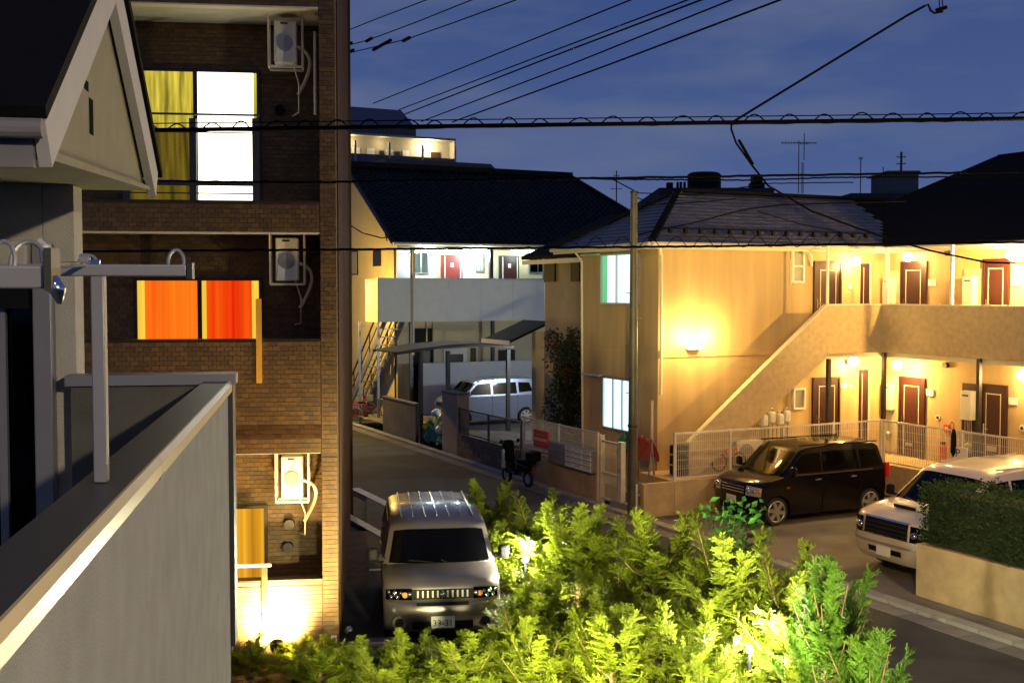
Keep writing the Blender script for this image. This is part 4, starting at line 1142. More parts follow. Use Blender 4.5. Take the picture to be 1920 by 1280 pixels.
# utility pole of thin steel
po = thing('steel_pole', 'tall thin dark steel pole standing at the kerb before the cream flats', 'pole', AB, (13.5, 21.75, 0))
xw, yw = 13.5, AB.on_x(1186, 960, 13.5)[0]
po.location = AB.w(xw, yw, 0); ORG[po.name] = (xw, yw, 0)
ptop = WF.on_y(1190, 360, AB.w(xw, yw).y)[1]
MB().tube([(xw, yw, 0), (xw, yw, 1.7), (xw, yw, ptop)], [.115, .105, .075], 14).build('shaft', M['pole'], po, smooth='auto')
MB().tube([(xw, yw, 2.0), (xw, yw, 2.06)], .118, 14).build('band', M['steel'], po)
MB().tube([(xw, yw, ptop-.02), (xw, yw, ptop+.02)], .085, 12).build('cap', M['steel'], po)
for k in range(8):
    s_ = 1 if k % 2 else -1; z_ = 2.2 + .55*k
    MB().tube([(xw-.03*s_, yw+.08*s_, z_), (xw-.09*s_, yw+.16*s_, z_)], .009, 6).build('step_bolt', M['galv'], po)
MB().tube([(xw+.02, yw-.13, .0), (xw+.02, yw-.13, .75)], .02, 8).build('cable_guard', M['white'], po)

# ---------------------------------------------------------------- far things
fb = thing('far_apartment_block', 'distant apartment block with a lit top gallery and sloped grey roof', 'building', AB, (70, 130, 0))
FBY = 125.0
fx0 = AB.on_y(560, 270, FBY)[0]; fx1 = AB.on_y(855, 270, FBY)[0]
zA = AB.on_y(853, 298, FBY)[1]; zB = AB.on_y(853, 265, FBY)[1]; zC = AB.on_y(853, 318, FBY)[1]
MB().box(fx0, FBY+1.6, 0, fx1, FBY+12, zB+.3).build('wall', M['farwall'], fb)
for z_ in (zC-9.2, zC-6.1, zC-3.05, zC, zB+.3):
    MB().box(fx0, FBY, z_-.25, fx1, FBY+1.59, z_).build('gallery_slab', M['farwall'], fb)
for z_ in (zC-6.1, zC-3.05, zC):
    MB().box(fx0, FBY, z_+.25, fx1-.0, FBY+.12, z_+1.25).build('gallery_rail', M['fargrey'], fb)
    xx = fx1-.1
    while xx > fx0: MB().box(xx-.12, FBY-.02, z_, xx+.12, FBY+.2, z_+2.7).build('gallery_post', M['farwall'], fb) if z_ == zC else None; xx -= 4.1
MB().box(fx1-.15, FBY+.13, zC, fx1, FBY+1.58, zB).build('end_wall', M['farwall'], fb)
for px0, px1, m in ((661, 675, 'white'), (689, 702, 'white'), (724, 738, 'white'), (755, 766, 'white'), (808, 826, 'brickdark')):
    xa, xb = AB.on_y(px0, 270, FBY+1.5)[0], AB.on_y(px1, 270, FBY+1.5)[0]
    MB().box(xa, FBY+1.5, zC+.1, xb, FBY+1.598, zC+2.1).build('door', M[m], fb)
for px in (715, 745): 
    xa = AB.on_y(px, 270, FBY+1.5)[0]; MB().box(xa-.25, FBY+1.3, zC+1.3, xa+.25, FBY+1.597, zC+1.9).build('meter_box', M['steel'], fb)
rx_ = AB.on_y(770, 240, FBY+2)[0]; rt = AB.on_y(700, 203, FBY+6)[1]
rxt = AB.on_y(752, 206, FBY+6)[0]
b = MB(); b.slab([(fx0, FBY+.2, zB+1.2), (rx_, FBY+.2, zB+1.2), (rxt, FBY+6, rt), (fx0, FBY+6, rt)], .3)
b.slab([(rx_, FBY+.2, zB+1.2), (rx_+.4, FBY+11.5, zB+1.2), (rxt, FBY+6, rt)], .3)
b.box(fx0, FBY+.3, zB+.31, rx_, FBY+11.4, zB+1.0); b.build('roof', M['fargrey'], fb, fix=False)
xl_ = AB.on_y(802, 264, FBY+.6)[0]
MB().ball((xl_, FBY+.7, zB-.5), .28).build('lamp_globe', M['flood'], fb)
lamp('far_gallery_lamp', AB, (xl_, FBY+.5, zB-.75), 700, (1,.80,.42), .2); lamp('far_gallery_lamp', AB, (AB.on_y(655, 264, FBY)[0], FBY+.6, zB-.7), 190, (1,.80,.42), .2)
lamp('far_gallery_lamp', AB, (AB.on_y(720, 264, FBY)[0], FBY+.6, zB-.7), 60, (1,.80,.42), .2)
lamp('far_gallery_lamp', AB, (AB.on_y(800, 310, FBY)[0], FBY+.4, zC-.9), 120, (1,.80,.42), .2)
fb2 = thing('far_low_roof', 'distant low brown roof right of the lit gallery block', 'building', AB, (60, 110, 0))
xa = AB.on_y(850, 312, 118)[0]; xb = AB.on_y(925, 312, 118)[0]; zz = AB.on_y(890, 306, 118)[1]
b = MB(); b.prism([(xa-8, 0), (xb+.6, 0), (xb+.6, zz-.8), (xb-.3, zz), (xa-8, zz)], 'y', 118, 128); b.build('wall', M['farbrown'], fb2)
# town behind the flats' roof: flat roofed blocks with tank room, vents and aerials
def far_block(label, px0, px1, ytop, Y, m='fardark'):
    x0, z = WF.on_y(px0, ytop, Y); x1, _ = WF.on_y(px1, ytop, Y)
    t = thing('far_building', label, 'building', WF, ((x0+x1)/2, Y, 0))
    MB().box(x0, Y, 0, x1, Y+14, z).build('wall', M[m], t)
    return t
def on(t, n, px0, px1, py0, py1, Y, m, d=1.5):
    x0, z1 = WF.on_y(px0, py0, Y); x1, z0 = WF.on_y(px1, py1, Y); MB().box(x0, Y, z0, x1, Y+d, z1).build(n, M[m], t)
f1 = far_block('dark flat roofed building behind the slate ridge, with a black tank', 1236, 1452, 352, 62)
x0, z1 = WF.on_y(1295, 320, 64); x1, z0 = WF.on_y(1359, 353, 64)
MB().tube([((x0+x1)/2, 65.2, z0), ((x0+x1)/2, 65.2, z1-.12), ((x0+x1)/2, 65.2, z1)], [(x1-x0)/2, (x1-x0)/2, (x1-x0)/2-.15], 20).build('water_tank', M['black'], f1)
on(f1, 'vent_box', 1251, 1262, 342, 353, 62, 'black', .5)
for px in (1271, 1277, 1284): on(f1, 'vent_pipe', px-2, px+2, 341, 353, 62, 'black', .2)
on(f1, 'chimney', 1409, 1434, 342, 353, 62, 'black', .8); on(f1, 'chimney_cap', 1413, 1430, 328, 341.8, 62, 'black', .8)
f2 = far_block('dark flat roofed building left of the rising roof, with a grey plant room', 1596, 1770, 362, 58)
on(f2, 'plant_room', 1668, 1722, 323, 363, 58.5, 'fargrey', 3); on(f2, 'plant_room_cap', 1664, 1726, 320, 322.8, 58.3, 'fargrey', 3.4)
def aerial(label, px, ytop, ybase, Y, elems, m='steel', r=.025):
    x, z1 = WF.on_y(px, ytop, Y); _, z0 = WF.on_y(px, ybase, Y)
    t = thing('roof_aerial', label, 'aerial', WF, (x, Y, z0), 'roof aerials')
    MB().tube([(x, Y, z0), (x, Y, z1)], r, 6).build('mast', M[m], t)
    for fz, half, n in elems:
        zz = z1 - fz; e = MB(); e.bar((x-half, Y, zz), (x+half, Y, zz), .03)
        for k in range(n):
            xx = x - half + 2*half*(k+.5)/n; e.bar((xx, Y-.22, zz), (xx, Y+.22, zz), .016); e.bar((xx, Y, zz-.08), (xx, Y, zz+.08), .014)
        e.build('antenna', M[m], t)
aerial('tall television aerial with long comb over the slate ridge', 1498, 264, 362, 61, [(.12, .95, 12)])
aerial('thin crossed aerial beside the tall television aerial', 1508, 250, 300, 63, [(.55, .3, 2)])
aerial('short pole aerial with small head, left of the grey plant room', 1614, 295, 362, 58, [(.05, .12, 2)])
aerial('stubby cluster aerial on the grey plant room', 1690, 285, 322, 59, [(.25, .25, 3), (.6, .25, 3)], r=.06)
aerial('short spike aerial just left of the grey plant room', 1656, 313, 362, 58.4, [])
aerial('small aerial left of the thin steel pole', 1156, 320, 395, 70, [(.3, .2, 3), (1.1, .35, 3)], r=.04)
pw = thing('white_pole', 'short white pole lit behind the slate ridge', 'pole', WF, (WF.on_y(1505, 330, 60)[0], 60, 9.5))
x, z1 = WF.on_y(1505, 305, 60); _, z0 = WF.on_y(1505, 362, 60); MB().tube([(x, 60, z0), (x, 60, z1)], .07, 8).build('shaft', M['white'], pw)
f3 = far_block('low dark house row behind the tiled roof', 1090, 1240, 392, 72)
far_block('dark house at the far end of the street', 560, 720, 470, 95)
def text_mesh(name, c):
    q = bpy.data.objects.new('tmp', c); C.objects.link(q)
    bpy.context.view_layer.update()
    me = bpy.data.meshes.new_from_object(q.evaluated_get(bpy.context.evaluated_depsgraph_get()))
    bpy.data.objects.remove(q); bpy.data.curves.remove(c)
    o = bpy.data.objects.new(name, me); C.objects.link(o); return o
# ---------------------------------------------------------------- vehicles (x forward, y left, z up, origin on the ground)
def car(name, label, cat, frame, loc, heading, P, group='parked cars'):
    t = thing(name, label, cat, frame, loc, group, rot=heading, local=True)
    L, W = P['L'], P['W']; hl = L/2; zb = P['belt']; paint = M[P['paint']]
    wr, wx = P['wheel_r'], P['wheels']
    def arch(cx):
        r = wr + .055; z0 = P['sill']; dz = wr - z0
        h = math.sqrt(max(r*r - dz*dz, .001)); a0 = math.atan2(-dz, h)
        return [(cx + r*math.cos(a), wr + r*math.sin(a)) for a in [a0 + (math.pi - 2*a0)*k/12 for k in range(13)]]
    outline = list(P['nose'])                      # from the bumper's lower edge up over the bonnet to the cowl
    outline += [(P['gh'][0][0]-.02, zb)] if False else []
    outline += list(P['tail'])                     # belt at the rear, down to the lower rear edge
    low = []
    for cx in sorted(wx): low += list(reversed(arch(cx)))
    prof = outline + low                            # rear -> front along the sill
    ST = (-1, -.965, -.9, -.75, -.4, 0, .4, .75, .9, .965, 1)
    k_in, k_dr = P.get('plan', .16), P.get('crown', .035)
    def body_pt(x, z, s, half):
        fr = min(1, max(0, (abs(x) - (hl-.55))/.55)); fr = fr*fr*(3-2*fr)
        xx = x - math.copysign(k_in*abs(s)**5*fr, x)
        zz = z - k_dr*abs(s)**6*min(1, max(0, (z-.55)/.3))
        return (xx, s*half, zz)
    def half(z): return W/2 * (1 - .05*max(0, (.55-z)/.55) - .02*max(0, z-.7))
    n = len(prof); mb = MB()
    for s in ST: mb.v += [body_pt(x, z, s, half(z)) for x, z in prof]
    for j in range(len(ST)-1):
        for i in range(n):
            a, b = j*n+i, j*n+(i+1) % n; mb.f.append((a, b, b+n, a+n))
    mb.f.append(tuple(range(n))); mb.f.append(tuple(reversed(range((len(ST)-1)*n, len(ST)*n))))
    body = mb.build('body', paint, t, smooth='auto')
    MB().box(-hl+.35, -W/2+.09, P['sill']+.02, hl-.35, W/2-.09, zb-.14).build('underbody', M['black'], t)
    # cabin
    g = P['gh']; zr = max(z for x, z in g)
    wb, wt = W/2*.985, W/2*P.get('tumble', .86)
    def gh_half(z): return wb + (wt-wb)*min(1, max(0, (z-zb)/(zr-zb)))
    xm = sum(x for x, z in g)/len(g); kx, kz = P.get('gx', .10), P.get('gz', .05)
    def gh_pt(x, z, s):
        e = (x-xm)/(max(x_ for x_, z_ in g)-xm) if x > xm else -(x-xm)/(min(x_ for x_, z_ in g)-xm)
        xx = x - kx*abs(s)**4*max(-1, min(1, e))**3
        zz = z - kz*abs(s)**5*max(0, (z-zb)/(zr-zb))
        return (xx, s*gh_half(z), zz)
    m = len(g); mb = MB()
    for s in ST: mb.v += [gh_pt(x, z, s) for x, z in g]
    for j in range(len(ST)-1):
        for i in range(m-1):
            a = j*m+i; mb.f.append((a, a+1, a+1+m, a+m))
    mb.f.append(tuple(range(m))); mb.f.append(tuple(reversed(range((len(ST)-1)*m, len(ST)*m))))
    cab = mb.build('cabin', paint, t, smooth='auto')
    # glass: windscreen and rear window follow the cabin's curve
    def screen(nm, p0, p1, s0, lo, hi, sign):
        b = MB(); N, K = 12, 5; d = Vector((p1[0]-p0[0], 0, p1[1]-p0[1])); nr = Vector((-d.z, 0, d.x)).normalized()
        if nr.x*sign < 0: nr = -nr
        for k in range(K+1):
            f = lo + (hi-lo)*k/K; x, z = p0[0]+(p1[0]-p0[0])*f, p0[1]+(p1[1]-p0[1])*f
            for i in range(N+1):
                s = -s0 + 2*s0*i/N; b.v.append(tuple(Vector(gh_pt(x, z, s)) + nr*.007))
        for k in range(K):
            for i in range(N): a = k*(N+1)+i; b.f.append((a, a+1, a+N+2, a+N+1))
        return b.build(nm, M['glass'], t, smooth=True)
    ws = screen('windscreen', g[0], g[1], .9, .05, .93, 1)
    for sgn in (-1, 1):                                  # wipers
        p = Vector(gh_pt(g[0][0], g[0][1]+.02, .1*sgn)) + Vector((.03, 0, .03)); f = .12
        q = Vector(gh_pt(g[0][0]+(g[1][0]-g[0][0])*f, g[0][1]+(g[1][1]-g[0][1])*f, -.55 if sgn < 0 else .02)) + Vector((.025, 0, .01))
        MB().tube([p, q], .008, 6).build('wiper', M['black'], t)
    rw = screen('rear_window', g[-1], g[-2], .85, .12, .9, -1)
    for poly in P['side_glass']:
        for sd in (-1, 1):
            b = MB(); k = len(poly)
            for off in (.006, -.01):
                b.v += [(x, sd*(gh_half(z)*(1)+off), z - kz*max(0, (z-zb)/(zr-zb))) for x, z in poly]
            b.f += [tuple(range(k)), tuple(reversed(range(k, 2*k)))] + [(i, (i+1) % k, k+(i+1) % k, k+i) for i in range(k)]
            b.build('side_window', M['glass'], t)
    if P.get('pillars'):
        for x in P['pillars']:
            for sd in (-1, 1):
                z0, z1 = zb+.02, zr-.1
                MB().add([(x-.03, sd*(gh_half(z0)+.008), z0), (x+.03, sd*(gh_half(z0)+.008), z0), (x+.03, sd*(gh_half(z1)+.008), z1-.03), (x-.03, sd*(gh_half(z1)+.008), z1-.03)], [(0,1,2,3)]).build('door_pillar', M['black'], t)
    # door seams and handles
    for x in P['seams']:
        for sd in (-1, 1):
            MB().box(x-.004, sd*(W/2-.01), P['sill']+.08, x+.004, sd*(W/2+.002), zb-.02).build('door_seam', M['black'], t)
    for x in P['handles']:
        for sd in (-1, 1): MB().box(x-.08, sd*(W/2-.02), zb-.15, x+.08, sd*(W/2+.02), zb-.12).build('door_handle', M[P.get('handle', 'chrome')], t, bevel=.006)
    # wheels
    for cx in wx:
        for sd in (-1, 1):
            yc = sd*(W/2-.11); w = MB()
            pr = [(.0, .62), (.085, .72), (.095, .93), (.06, 1.0), (-.06, 1.0), (-.095, .9), (-.09, .5)]
            N = 28
            for k in range(N):
                a = 2*math.pi*k/N
                for dy, rr in pr[1:]: w.v.append((cx + wr*rr*math.cos(a), yc + sd*dy, wr + wr*rr*math.sin(a)))
            q = len(pr)-1
            for k in range(N):
                for i in range(q-1): w.f.append((k*q+i, k*q+i+1, ((k+1) % N)*q+i+1, ((k+1) % N)*q+i))
            wh = w.build('wheel', M['rubber'], t, smooth='auto')
            r_ = MB(); r_.disc((cx, yc+sd*.03, wr), wr*.70, 'y', .05, 24); r_.build('wheel_disc', M['steel'], wh)
            s_ = MB()
            for k in range(P.get('spokes', 6)):
                a = 2*math.pi*k/P.get('spokes', 6)+.2
                e = Vector((math.cos(a), 0, math.sin(a))); c0 = Vector((cx, yc+sd*.075, wr))
                s_.bar(c0 + e*wr*.1, c0 + e*wr*.70, wr*.26, .03, up=(0,1,0))
            s_.disc((cx, yc+sd*.08, wr), wr*.2, 'y', .035, 14)
            k = 24; ring = [(wr*.72*math.cos(2*math.pi*i/k), wr*.72*math.sin(2*math.pi*i/k)) for i in range(k+1)]
            s_.tube([(cx+a_, yc+sd*.075, wr+b_) for a_, b_ in ring], .018, 6, False)
            s_.build('rim', M['rim'], wh, smooth='auto')
    # mirrors
    for sd in (-1, 1):
        x = g[0][0]-.22
        mm = MB(); mm.box(x-.05, sd*(W/2+.05), zb-.0, x+.06, sd*(W/2+.21), zb+.20); o = mm.build('mirror', M[P.get('mirror', P['paint'])], t, bevel=.045, seg=3)
        MB().bar((x, sd*(W/2-.06), zb+.02), (x, sd*(W/2+.1), zb+.06), .05).build('mirror_arm', M['black'], o)
    P['extra'](t, body_pt, half, gh_pt, W, hl)
    # number plate and rear lamps
    pz = P['plate_z']; px = P['plate_x']
    pl = MB().box(px, -.165, pz-.0825, px+.012, .165, pz+.0825).build('number_plate', M['platewhite'], t)
    if not P.get('plate'): c = None
    else: c = bpy.data.curves.new('plate_text', 'FONT'); 
    if c:
      c.body = P['plate']; c.size = .125; c.align_x = 'CENTER'; c.align_y = 'CENTER'
      c.materials.append(M['plategreen']); c.extrude = .001
      o = text_mesh('plate_text', c); o.parent = pl; o.location = (px+.014, 0, pz-.015); o.rotation_euler = (R(90), 0, R(90))
    for sd in (-1, 1):
        x, z0, z1 = P['tail_lamp']
        MB().box(x+.06, sd*(W/2-.12), z0, x+.17, sd*(W/2-.004), z1).build('tail_lamp', M['redlens'], t, bevel=.02)
    return t

def patch(t, nm, m, pts_fn, rows, off=.0):
    """a curved panel over the body: rows of (x, z, s) points"""
    b = MB(); n = len(rows[0])
    for r_ in rows: b.v += [pts_fn(*q) for q in r_]
    for j in range(len(rows)-1):
        for i in range(n-1): a = j*n+i; b.f.append((a, a+1, a+n+1, a+n))
    return b.build(nm, m, t, smooth=True)

def strip(nose, s0, s1, z0, z1, body_pt, half, out=.012, n=9):
    """panel rows on the nose face between heights z0..z1 and widths s0..s1"""
    def nx(z):
        pts = sorted(nose, key=lambda p: p[1])
        for (xa, za), (xb, zb) in zip(pts, pts[1:]):
            if za <= z <= zb: return xa + (xb-xa)*((z-za)/max(zb-za, 1e-6))
        return pts[-1][0]
    rows = []
    for z in [z0 + (z1-z0)*k/3 for k in range(4)]:
        row = []
        for i in range(n):
            s = s0 + (s1-s0)*i/(n-1); p = body_pt(nx(z), z, s, half(z)); row.append((p[0]+out, p[1]*(1+.004), p[2]))
        rows.append(row)
    return rows, nx
def rows_mesh(rows, nm, m, t):
    b = MB(); n = len(rows[0])
    for r_ in rows: b.v += r_
    for j in range(len(rows)-1):
        for i in range(n-1): a = j*n+i; b.f.append((a, a+1, a+n+1, a+n))
    return b.build(nm, m, t, smooth=True)

# --- boxy silver-grey car facing us
NOSE_C = [(1.74,.20), (1.83,.30), (1.85,.48), (1.845,.60), (1.81,.64), (1.83,.70), (1.82,.84), (1.77,.92), (1.60,.985), (1.30,1.03), (1.16,1.05)]
def extra_c(t, bp, half, gp, W, hl):
    rows, nx = strip(NOSE_C, -.93, .93, .69, .83, bp, half, .010, 21); rows_mesh(rows, 'front_panel', M['black'], t)
    for sd in (-1, 1):
        a, b_ = (.52, .95)
        rows, _ = strip(NOSE_C, sd*a, sd*b_, .685, .845, bp, half, .016, 9); h = rows_mesh(rows, 'headlight', M['glass'], t)
        for s, z, r_, m in ((.90,.80,.026,'lens'), (.86,.73,.03,'lens'), (.80,.79,.032,'lens'), (.755,.725,.03,'lens'), (.70,.785,.024,'lens'), (.635,.755,.036,'amber'), (.565,.765,.036,'lens')):
            p = bp(nx(z), z, sd*s, half(z)); MB().ball((p[0]+.008, p[1], p[2]), r_*1.2, 1, 10, 6).build('reflector', M['chrome' if m == 'lens' else m], h, smooth=True)
    for k in range(11):
        s = -.42 + .84*k/10; p = bp(nx(.76), .76, s, half(.76)); MB().box(p[0]+.008, p[1]-.012, .715, p[0]+.02, p[1]+.012, .81).build('grille_bar', M['chrome' if k in (5,) else 'alup'], t)
    MB().ball((1.855, 0, .765), .04, .9, 12, 8).build('badge', M['chrome'], t, smooth=True)
    rows, _ = strip(NOSE_C, -.44, .44, .60, .645, bp, half, .012, 11); rows_mesh(rows, 'bumper_slot', M['black'], t)
    rows, _ = strip(NOSE_C, -.52, .52, .26, .38, bp, half, .010, 11); rows_mesh(rows, 'lower_grille', M['black'], t)
    for sd in (-1, 1):
        p = bp(nx(.36), .36, sd*.74, half(.36))
        MB().tube([(p[0]-.03, p[1], p[2]), (p[0]+.012, p[1], p[2])], .10, 18).build('fog_lamp_bezel', M['cubepaint'], t)
        MB().tube([(p[0]+.0, p[1], p[2]), (p[0]+.018, p[1], p[2])], .066, 18).build('fog_lamp', M['black'], t)
    for k in range(7):                       # pressed roof ribs
        y = -.54 + 1.08*k/6; MB().box(-1.55, y-.012, 1.605, .55, y+.012, 1.628 - .02*abs(y)).build('roof_rib', M['cubepaint'], t, bevel=.008)
    MB().tube([(.70, .0, 1.50), (.70, 0, 1.44)], .03, 8).build('inner_mirror', M['black'], t)
car('boxy_car', 'boxy silver grey car facing the camera, parked beside the tiled block', 'car', WF, (-1.20, 17.72, 0), R(-82.8), dict(
    L=3.70, W=1.66, belt=1.05, sill=.20, wheel_r=.31, wheels=(1.18, -1.22), paint='cubepaint', nose=NOSE_C,
    tail=[(-1.80,1.05), (-1.85,.75), (-1.85,.35), (-1.76,.20)],
    gh=[(1.20,1.02), (.86,1.52), (.72,1.595), (-.4,1.63), (-1.60,1.60), (-1.74,1.52), (-1.83,1.02)], tumble=.84, gx=.17, gz=.07, plan=.24, crown=.06,
    side_glass=[[(.98,1.09), (.74,1.46), (.0,1.49), (.0,1.09)], [(-.06,1.09), (-.06,1.49), (-1.0,1.49), (-1.0,1.09)], [(-1.06,1.09), (-1.06,1.49), (-1.6,1.45), (-1.65,1.12)]],
    seams=(1.0, -.03, -1.03), handles=(.12, -.88), mirror='black', plate_z=.37, plate_x=1.858, tail_lamp=(-1.86, .62, .82), extra=extra_c, spokes=5, plate='33-31'))

# --- black tall wagon before the flats
NOSE_B = [(1.76,.22), (1.87,.32), (1.90,.50), (1.87,.66), (1.85,.84), (1.79,.92), (1.50,.99), (1.16,1.05)]
def extra_b(t, bp, half, gp, W, hl):
    rows, nx = strip(NOSE_B, -.5, .5, .66, .83, bp, half, .012, 9); rows_mesh(rows, 'grille', M['black'], t)
    for z in (.69, .75, .81):
        rows, _ = strip(NOSE_B, -.48, .48, z, z+.018, bp, half, .02, 9); rows_mesh(rows, 'grille_bar', M['chrome'], t)
    for sd in (-1, 1):
        rows, _ = strip(NOSE_B, sd*.55, sd*.985, .66, .86, bp, half, .014, 9); h = rows_mesh(rows, 'headlight', M['lens'], t)
        for s, r_, m in ((.66, .06, 'chrome'), (.82, .055, 'chrome'), (.95, .04, 'amber')):
            p = bp(nx(.76), .76, sd*s, half(.76)); MB().ball((p[0]+.01, p[1], .76), r_, 1, 10, 6).build('reflector', M[m], h, smooth=True)
    rows, _ = strip(NOSE_B, -.55, .55, .27, .42, bp, half, .010, 9); rows_mesh(rows, 'lower_grille', M['black'], t)
    for sd in (-1, 1):
        MB().box(.98, sd*(W/2-.01), .78, 1.06, sd*(W/2+.012), .82).build('side_marker', M['redlens' if sd > 0 else 'amber'], t)
        MB().bar((.6, sd*(W/2*.80), 1.655), (-1.6, sd*(W/2*.80), 1.64), .025).build('roof_seam', M['black'], t)
        MB().box(-1.35, sd*(W/2-.01), zb_strip-.012, .85, sd*(W/2+.004), zb_strip+.010).build('belt_trim', M['blacktrim'], t)
zb_strip = 1.05
car('black_wagon', 'glossy black tall wagon parked nose left below the outside stair', 'car', AB, (17.05, 20.02, 0), R(180), dict(
    L=3.80, W=1.60, belt=1.06, sill=.20, wheel_r=.305, wheels=(1.30, -1.32), paint='blackpaint', nose=NOSE_B,
    tail=[(-1.86,1.06), (-1.90,.70), (-1.88,.35), (-1.78,.20)],
    gh=[(1.20,1.03), (.62,1.55), (.46,1.63), (-.5,1.68), (-1.52,1.65), (-1.66,1.58), (-1.86,1.03)], tumble=.85, gx=.13, gz=.05,
    side_glass=[[(1.0,1.10), (.58,1.50), (.10,1.54), (.10,1.10)], [(.03,1.10), (.03,1.54), (-.92,1.54), (-.98,1.10)], [(-1.08,1.10), (-1.02,1.53), (-1.5,1.50), (-1.64,1.12)]],
    seams=(.98, .06, -1.0), handles=(.20, -.80), plate_z=.52, plate_x=1.905, tail_lamp=(-1.93, .82, 1.16), extra=extra_b, spokes=6))

# --- white bonneted van behind the hedge
NOSE_W = [(2.05,.24), (2.16,.34), (2.20,.55), (2.18,.70), (2.15,.98), (2.06,1.06), (1.6,1.15), (1.22,1.22)]
def extra_w(t, bp, half, gp, W, hl):
    rows, nx = strip(NOSE_W, -.58, .58, .72, .99, bp, half, .012, 9); gr = rows_mesh(rows, 'grille', M['black'], t)
    for k in range(3):
        z = .765 + .075*k; rows, _ = strip(NOSE_W, -.56, .56, z, z+.016, bp, half, .02, 9); rows_mesh(rows, 'grille_bar', M['steel'], gr)
    for z in (.705, .99):
        rows, _ = strip(NOSE_W, -.6, .6, z, z+.025, bp, half, .022, 9); rows_mesh(rows, 'grille_trim', M['chrome'], t)
    for sd in (-1, 1):
        rows, _ = strip(NOSE_W, sd*.64, sd*.985, .70, .98, bp, half, .014, 9); h = rows_mesh(rows, 'headlight', M['glass'], t)
        for s, r_, m in ((.72, .07, 'chrome'), (.86, .06, 'lens'), (.96, .04, 'amber')):
            p = bp(nx(.83), .83, sd*s, half(.83)); MB().ball((p[0]-.01, p[1], .82), r_, 1, 10, 6).build('reflector', M[m], h, smooth=True)
        MB().box(.2, sd*(W/2*.72), 1.80, -1.8, sd*(W/2*.72+.02), 1.832).build('roof_seam', M['whitepaint'], t)
    rows, _ = strip(NOSE_W, -.45, .45, .40, .50, bp, half, .012, 9); rows_mesh(rows, 'lower_grille', M['black'], t)
    rows, _ = strip(NOSE_W, -.97, .97, .555, .60, bp, half, .02, 13); rows_mesh(rows, 'bumper_line', M['alup'], t)
    s = MB(); s.prism([(1.5,1.15), (1.72,1.14), (1.70,1.22), (1.45,1.25)], 'y', -.3, .3); sc_ = s.build('bonnet_scoop', M['whitepaint'], t, bevel=.03)
    MB().box(1.715, -.25, 1.15, 1.735, .25, 1.205).build('scoop_mouth', M['black'], sc_)
car('white_van', 'pearl white van with bonnet scoop, half hidden behind the hedge', 'van', AB, (16.85, 15.0, 0), R(180), dict(
    L=4.40, W=1.74, belt=1.20, sill=.24, wheel_r=.33, wheels=(1.36, -1.38), paint='whitepaint', nose=NOSE_W,
    tail=[(-2.15,1.20), (-2.20,.70), (-2.18,.4), (-2.1,.24)],
    gh=[(1.30,1.17), (.56,1.72), (.34,1.80), (-.6,1.86), (-1.85,1.84), (-2.0,1.77), (-2.17,1.17)], tumble=.84, gx=.14, gz=.06,
    side_glass=[[(1.02,1.26), (.52,1.64), (.05,1.68), (.05,1.26)], [(-.02,1.26), (-.02,1.68), (-1.0,1.69), (-1.05,1.26)], [(-1.12,1.26), (-1.08,1.69), (-1.85,1.66), (-1.95,1.28)]],
    seams=(1.05, .02, -1.08), handles=(.15, -.9), mirror='black', plate_z=.45, plate_x=2.21, tail_lamp=(-2.22, .9, 1.4), extra=extra_w, spokes=6))

# --- pale blue-silver van up the street
NOSE_S = [(1.52,.22), (1.60,.35), (1.61,.6), (1.58,.85), (1.50,.95), (1.30,1.03), (1.12,1.06)]
def extra_s(t, bp, half, gp, W, hl):
    for sd in (-1, 1):
        rows, nx = strip(NOSE_S, sd*.55, sd*.98, .68, .88, bp, half, .012, 7); rows_mesh(rows, 'headlight', M['lens'], t)
        MB().box(-1.60, sd*(W/2*.86-.10), 1.05, -1.52, sd*(W/2*.86+.02), 1.52).build('tall_tail_lamp', M['redlens'], t, bevel=.02)
    rows, nx = strip(NOSE_S, -.5, .5, .68, .82, bp, half, .012, 7); rows_mesh(rows, 'grille', M['black'], t)
    for sd in (-1, 1): MB().box(-1.4, sd*(W/2-.01), .80, .9, sd*(W/2+.006), .84).build('side_crease', M['bluepaint'], t)
sv = car('silver_van', 'small pale silver van parked nose left under the carport', 'van', AB, (17.1, 36.85, .3), R(180), dict(
    L=3.25, W=1.46, belt=1.06, sill=.20, wheel_r=.275, wheels=(1.12, -1.14), paint='bluepaint', nose=NOSE_S,
    tail=[(-1.58,1.06), (-1.62,.7), (-1.60,.35), (-1.52,.2)],
    gh=[(1.16,1.03), (.66,1.52), (.46,1.60), (-.3,1.66), (-1.34,1.63), (-1.46,1.56), (-1.58,1.03)], tumble=.86, gx=.10, gz=.05,
    side_glass=[[(.94,1.09), (.58,1.48), (.12,1.52), (.12,1.09)], [(.04,1.09), (.04,1.52), (-.78,1.52), (-.80,1.09)], [(-.88,1.12), (-.86,1.52), (-1.26,1.49), (-1.36,1.16)]],
    seams=(.92, .08, -.82), handles=(.2, -.65), handle='bluepaint', plate_z=.5, plate_x=1.615, tail_lamp=(-1.63, .75, 1.05), extra=extra_s, spokes=7))

sv.scale = (1.1, 1, 1)
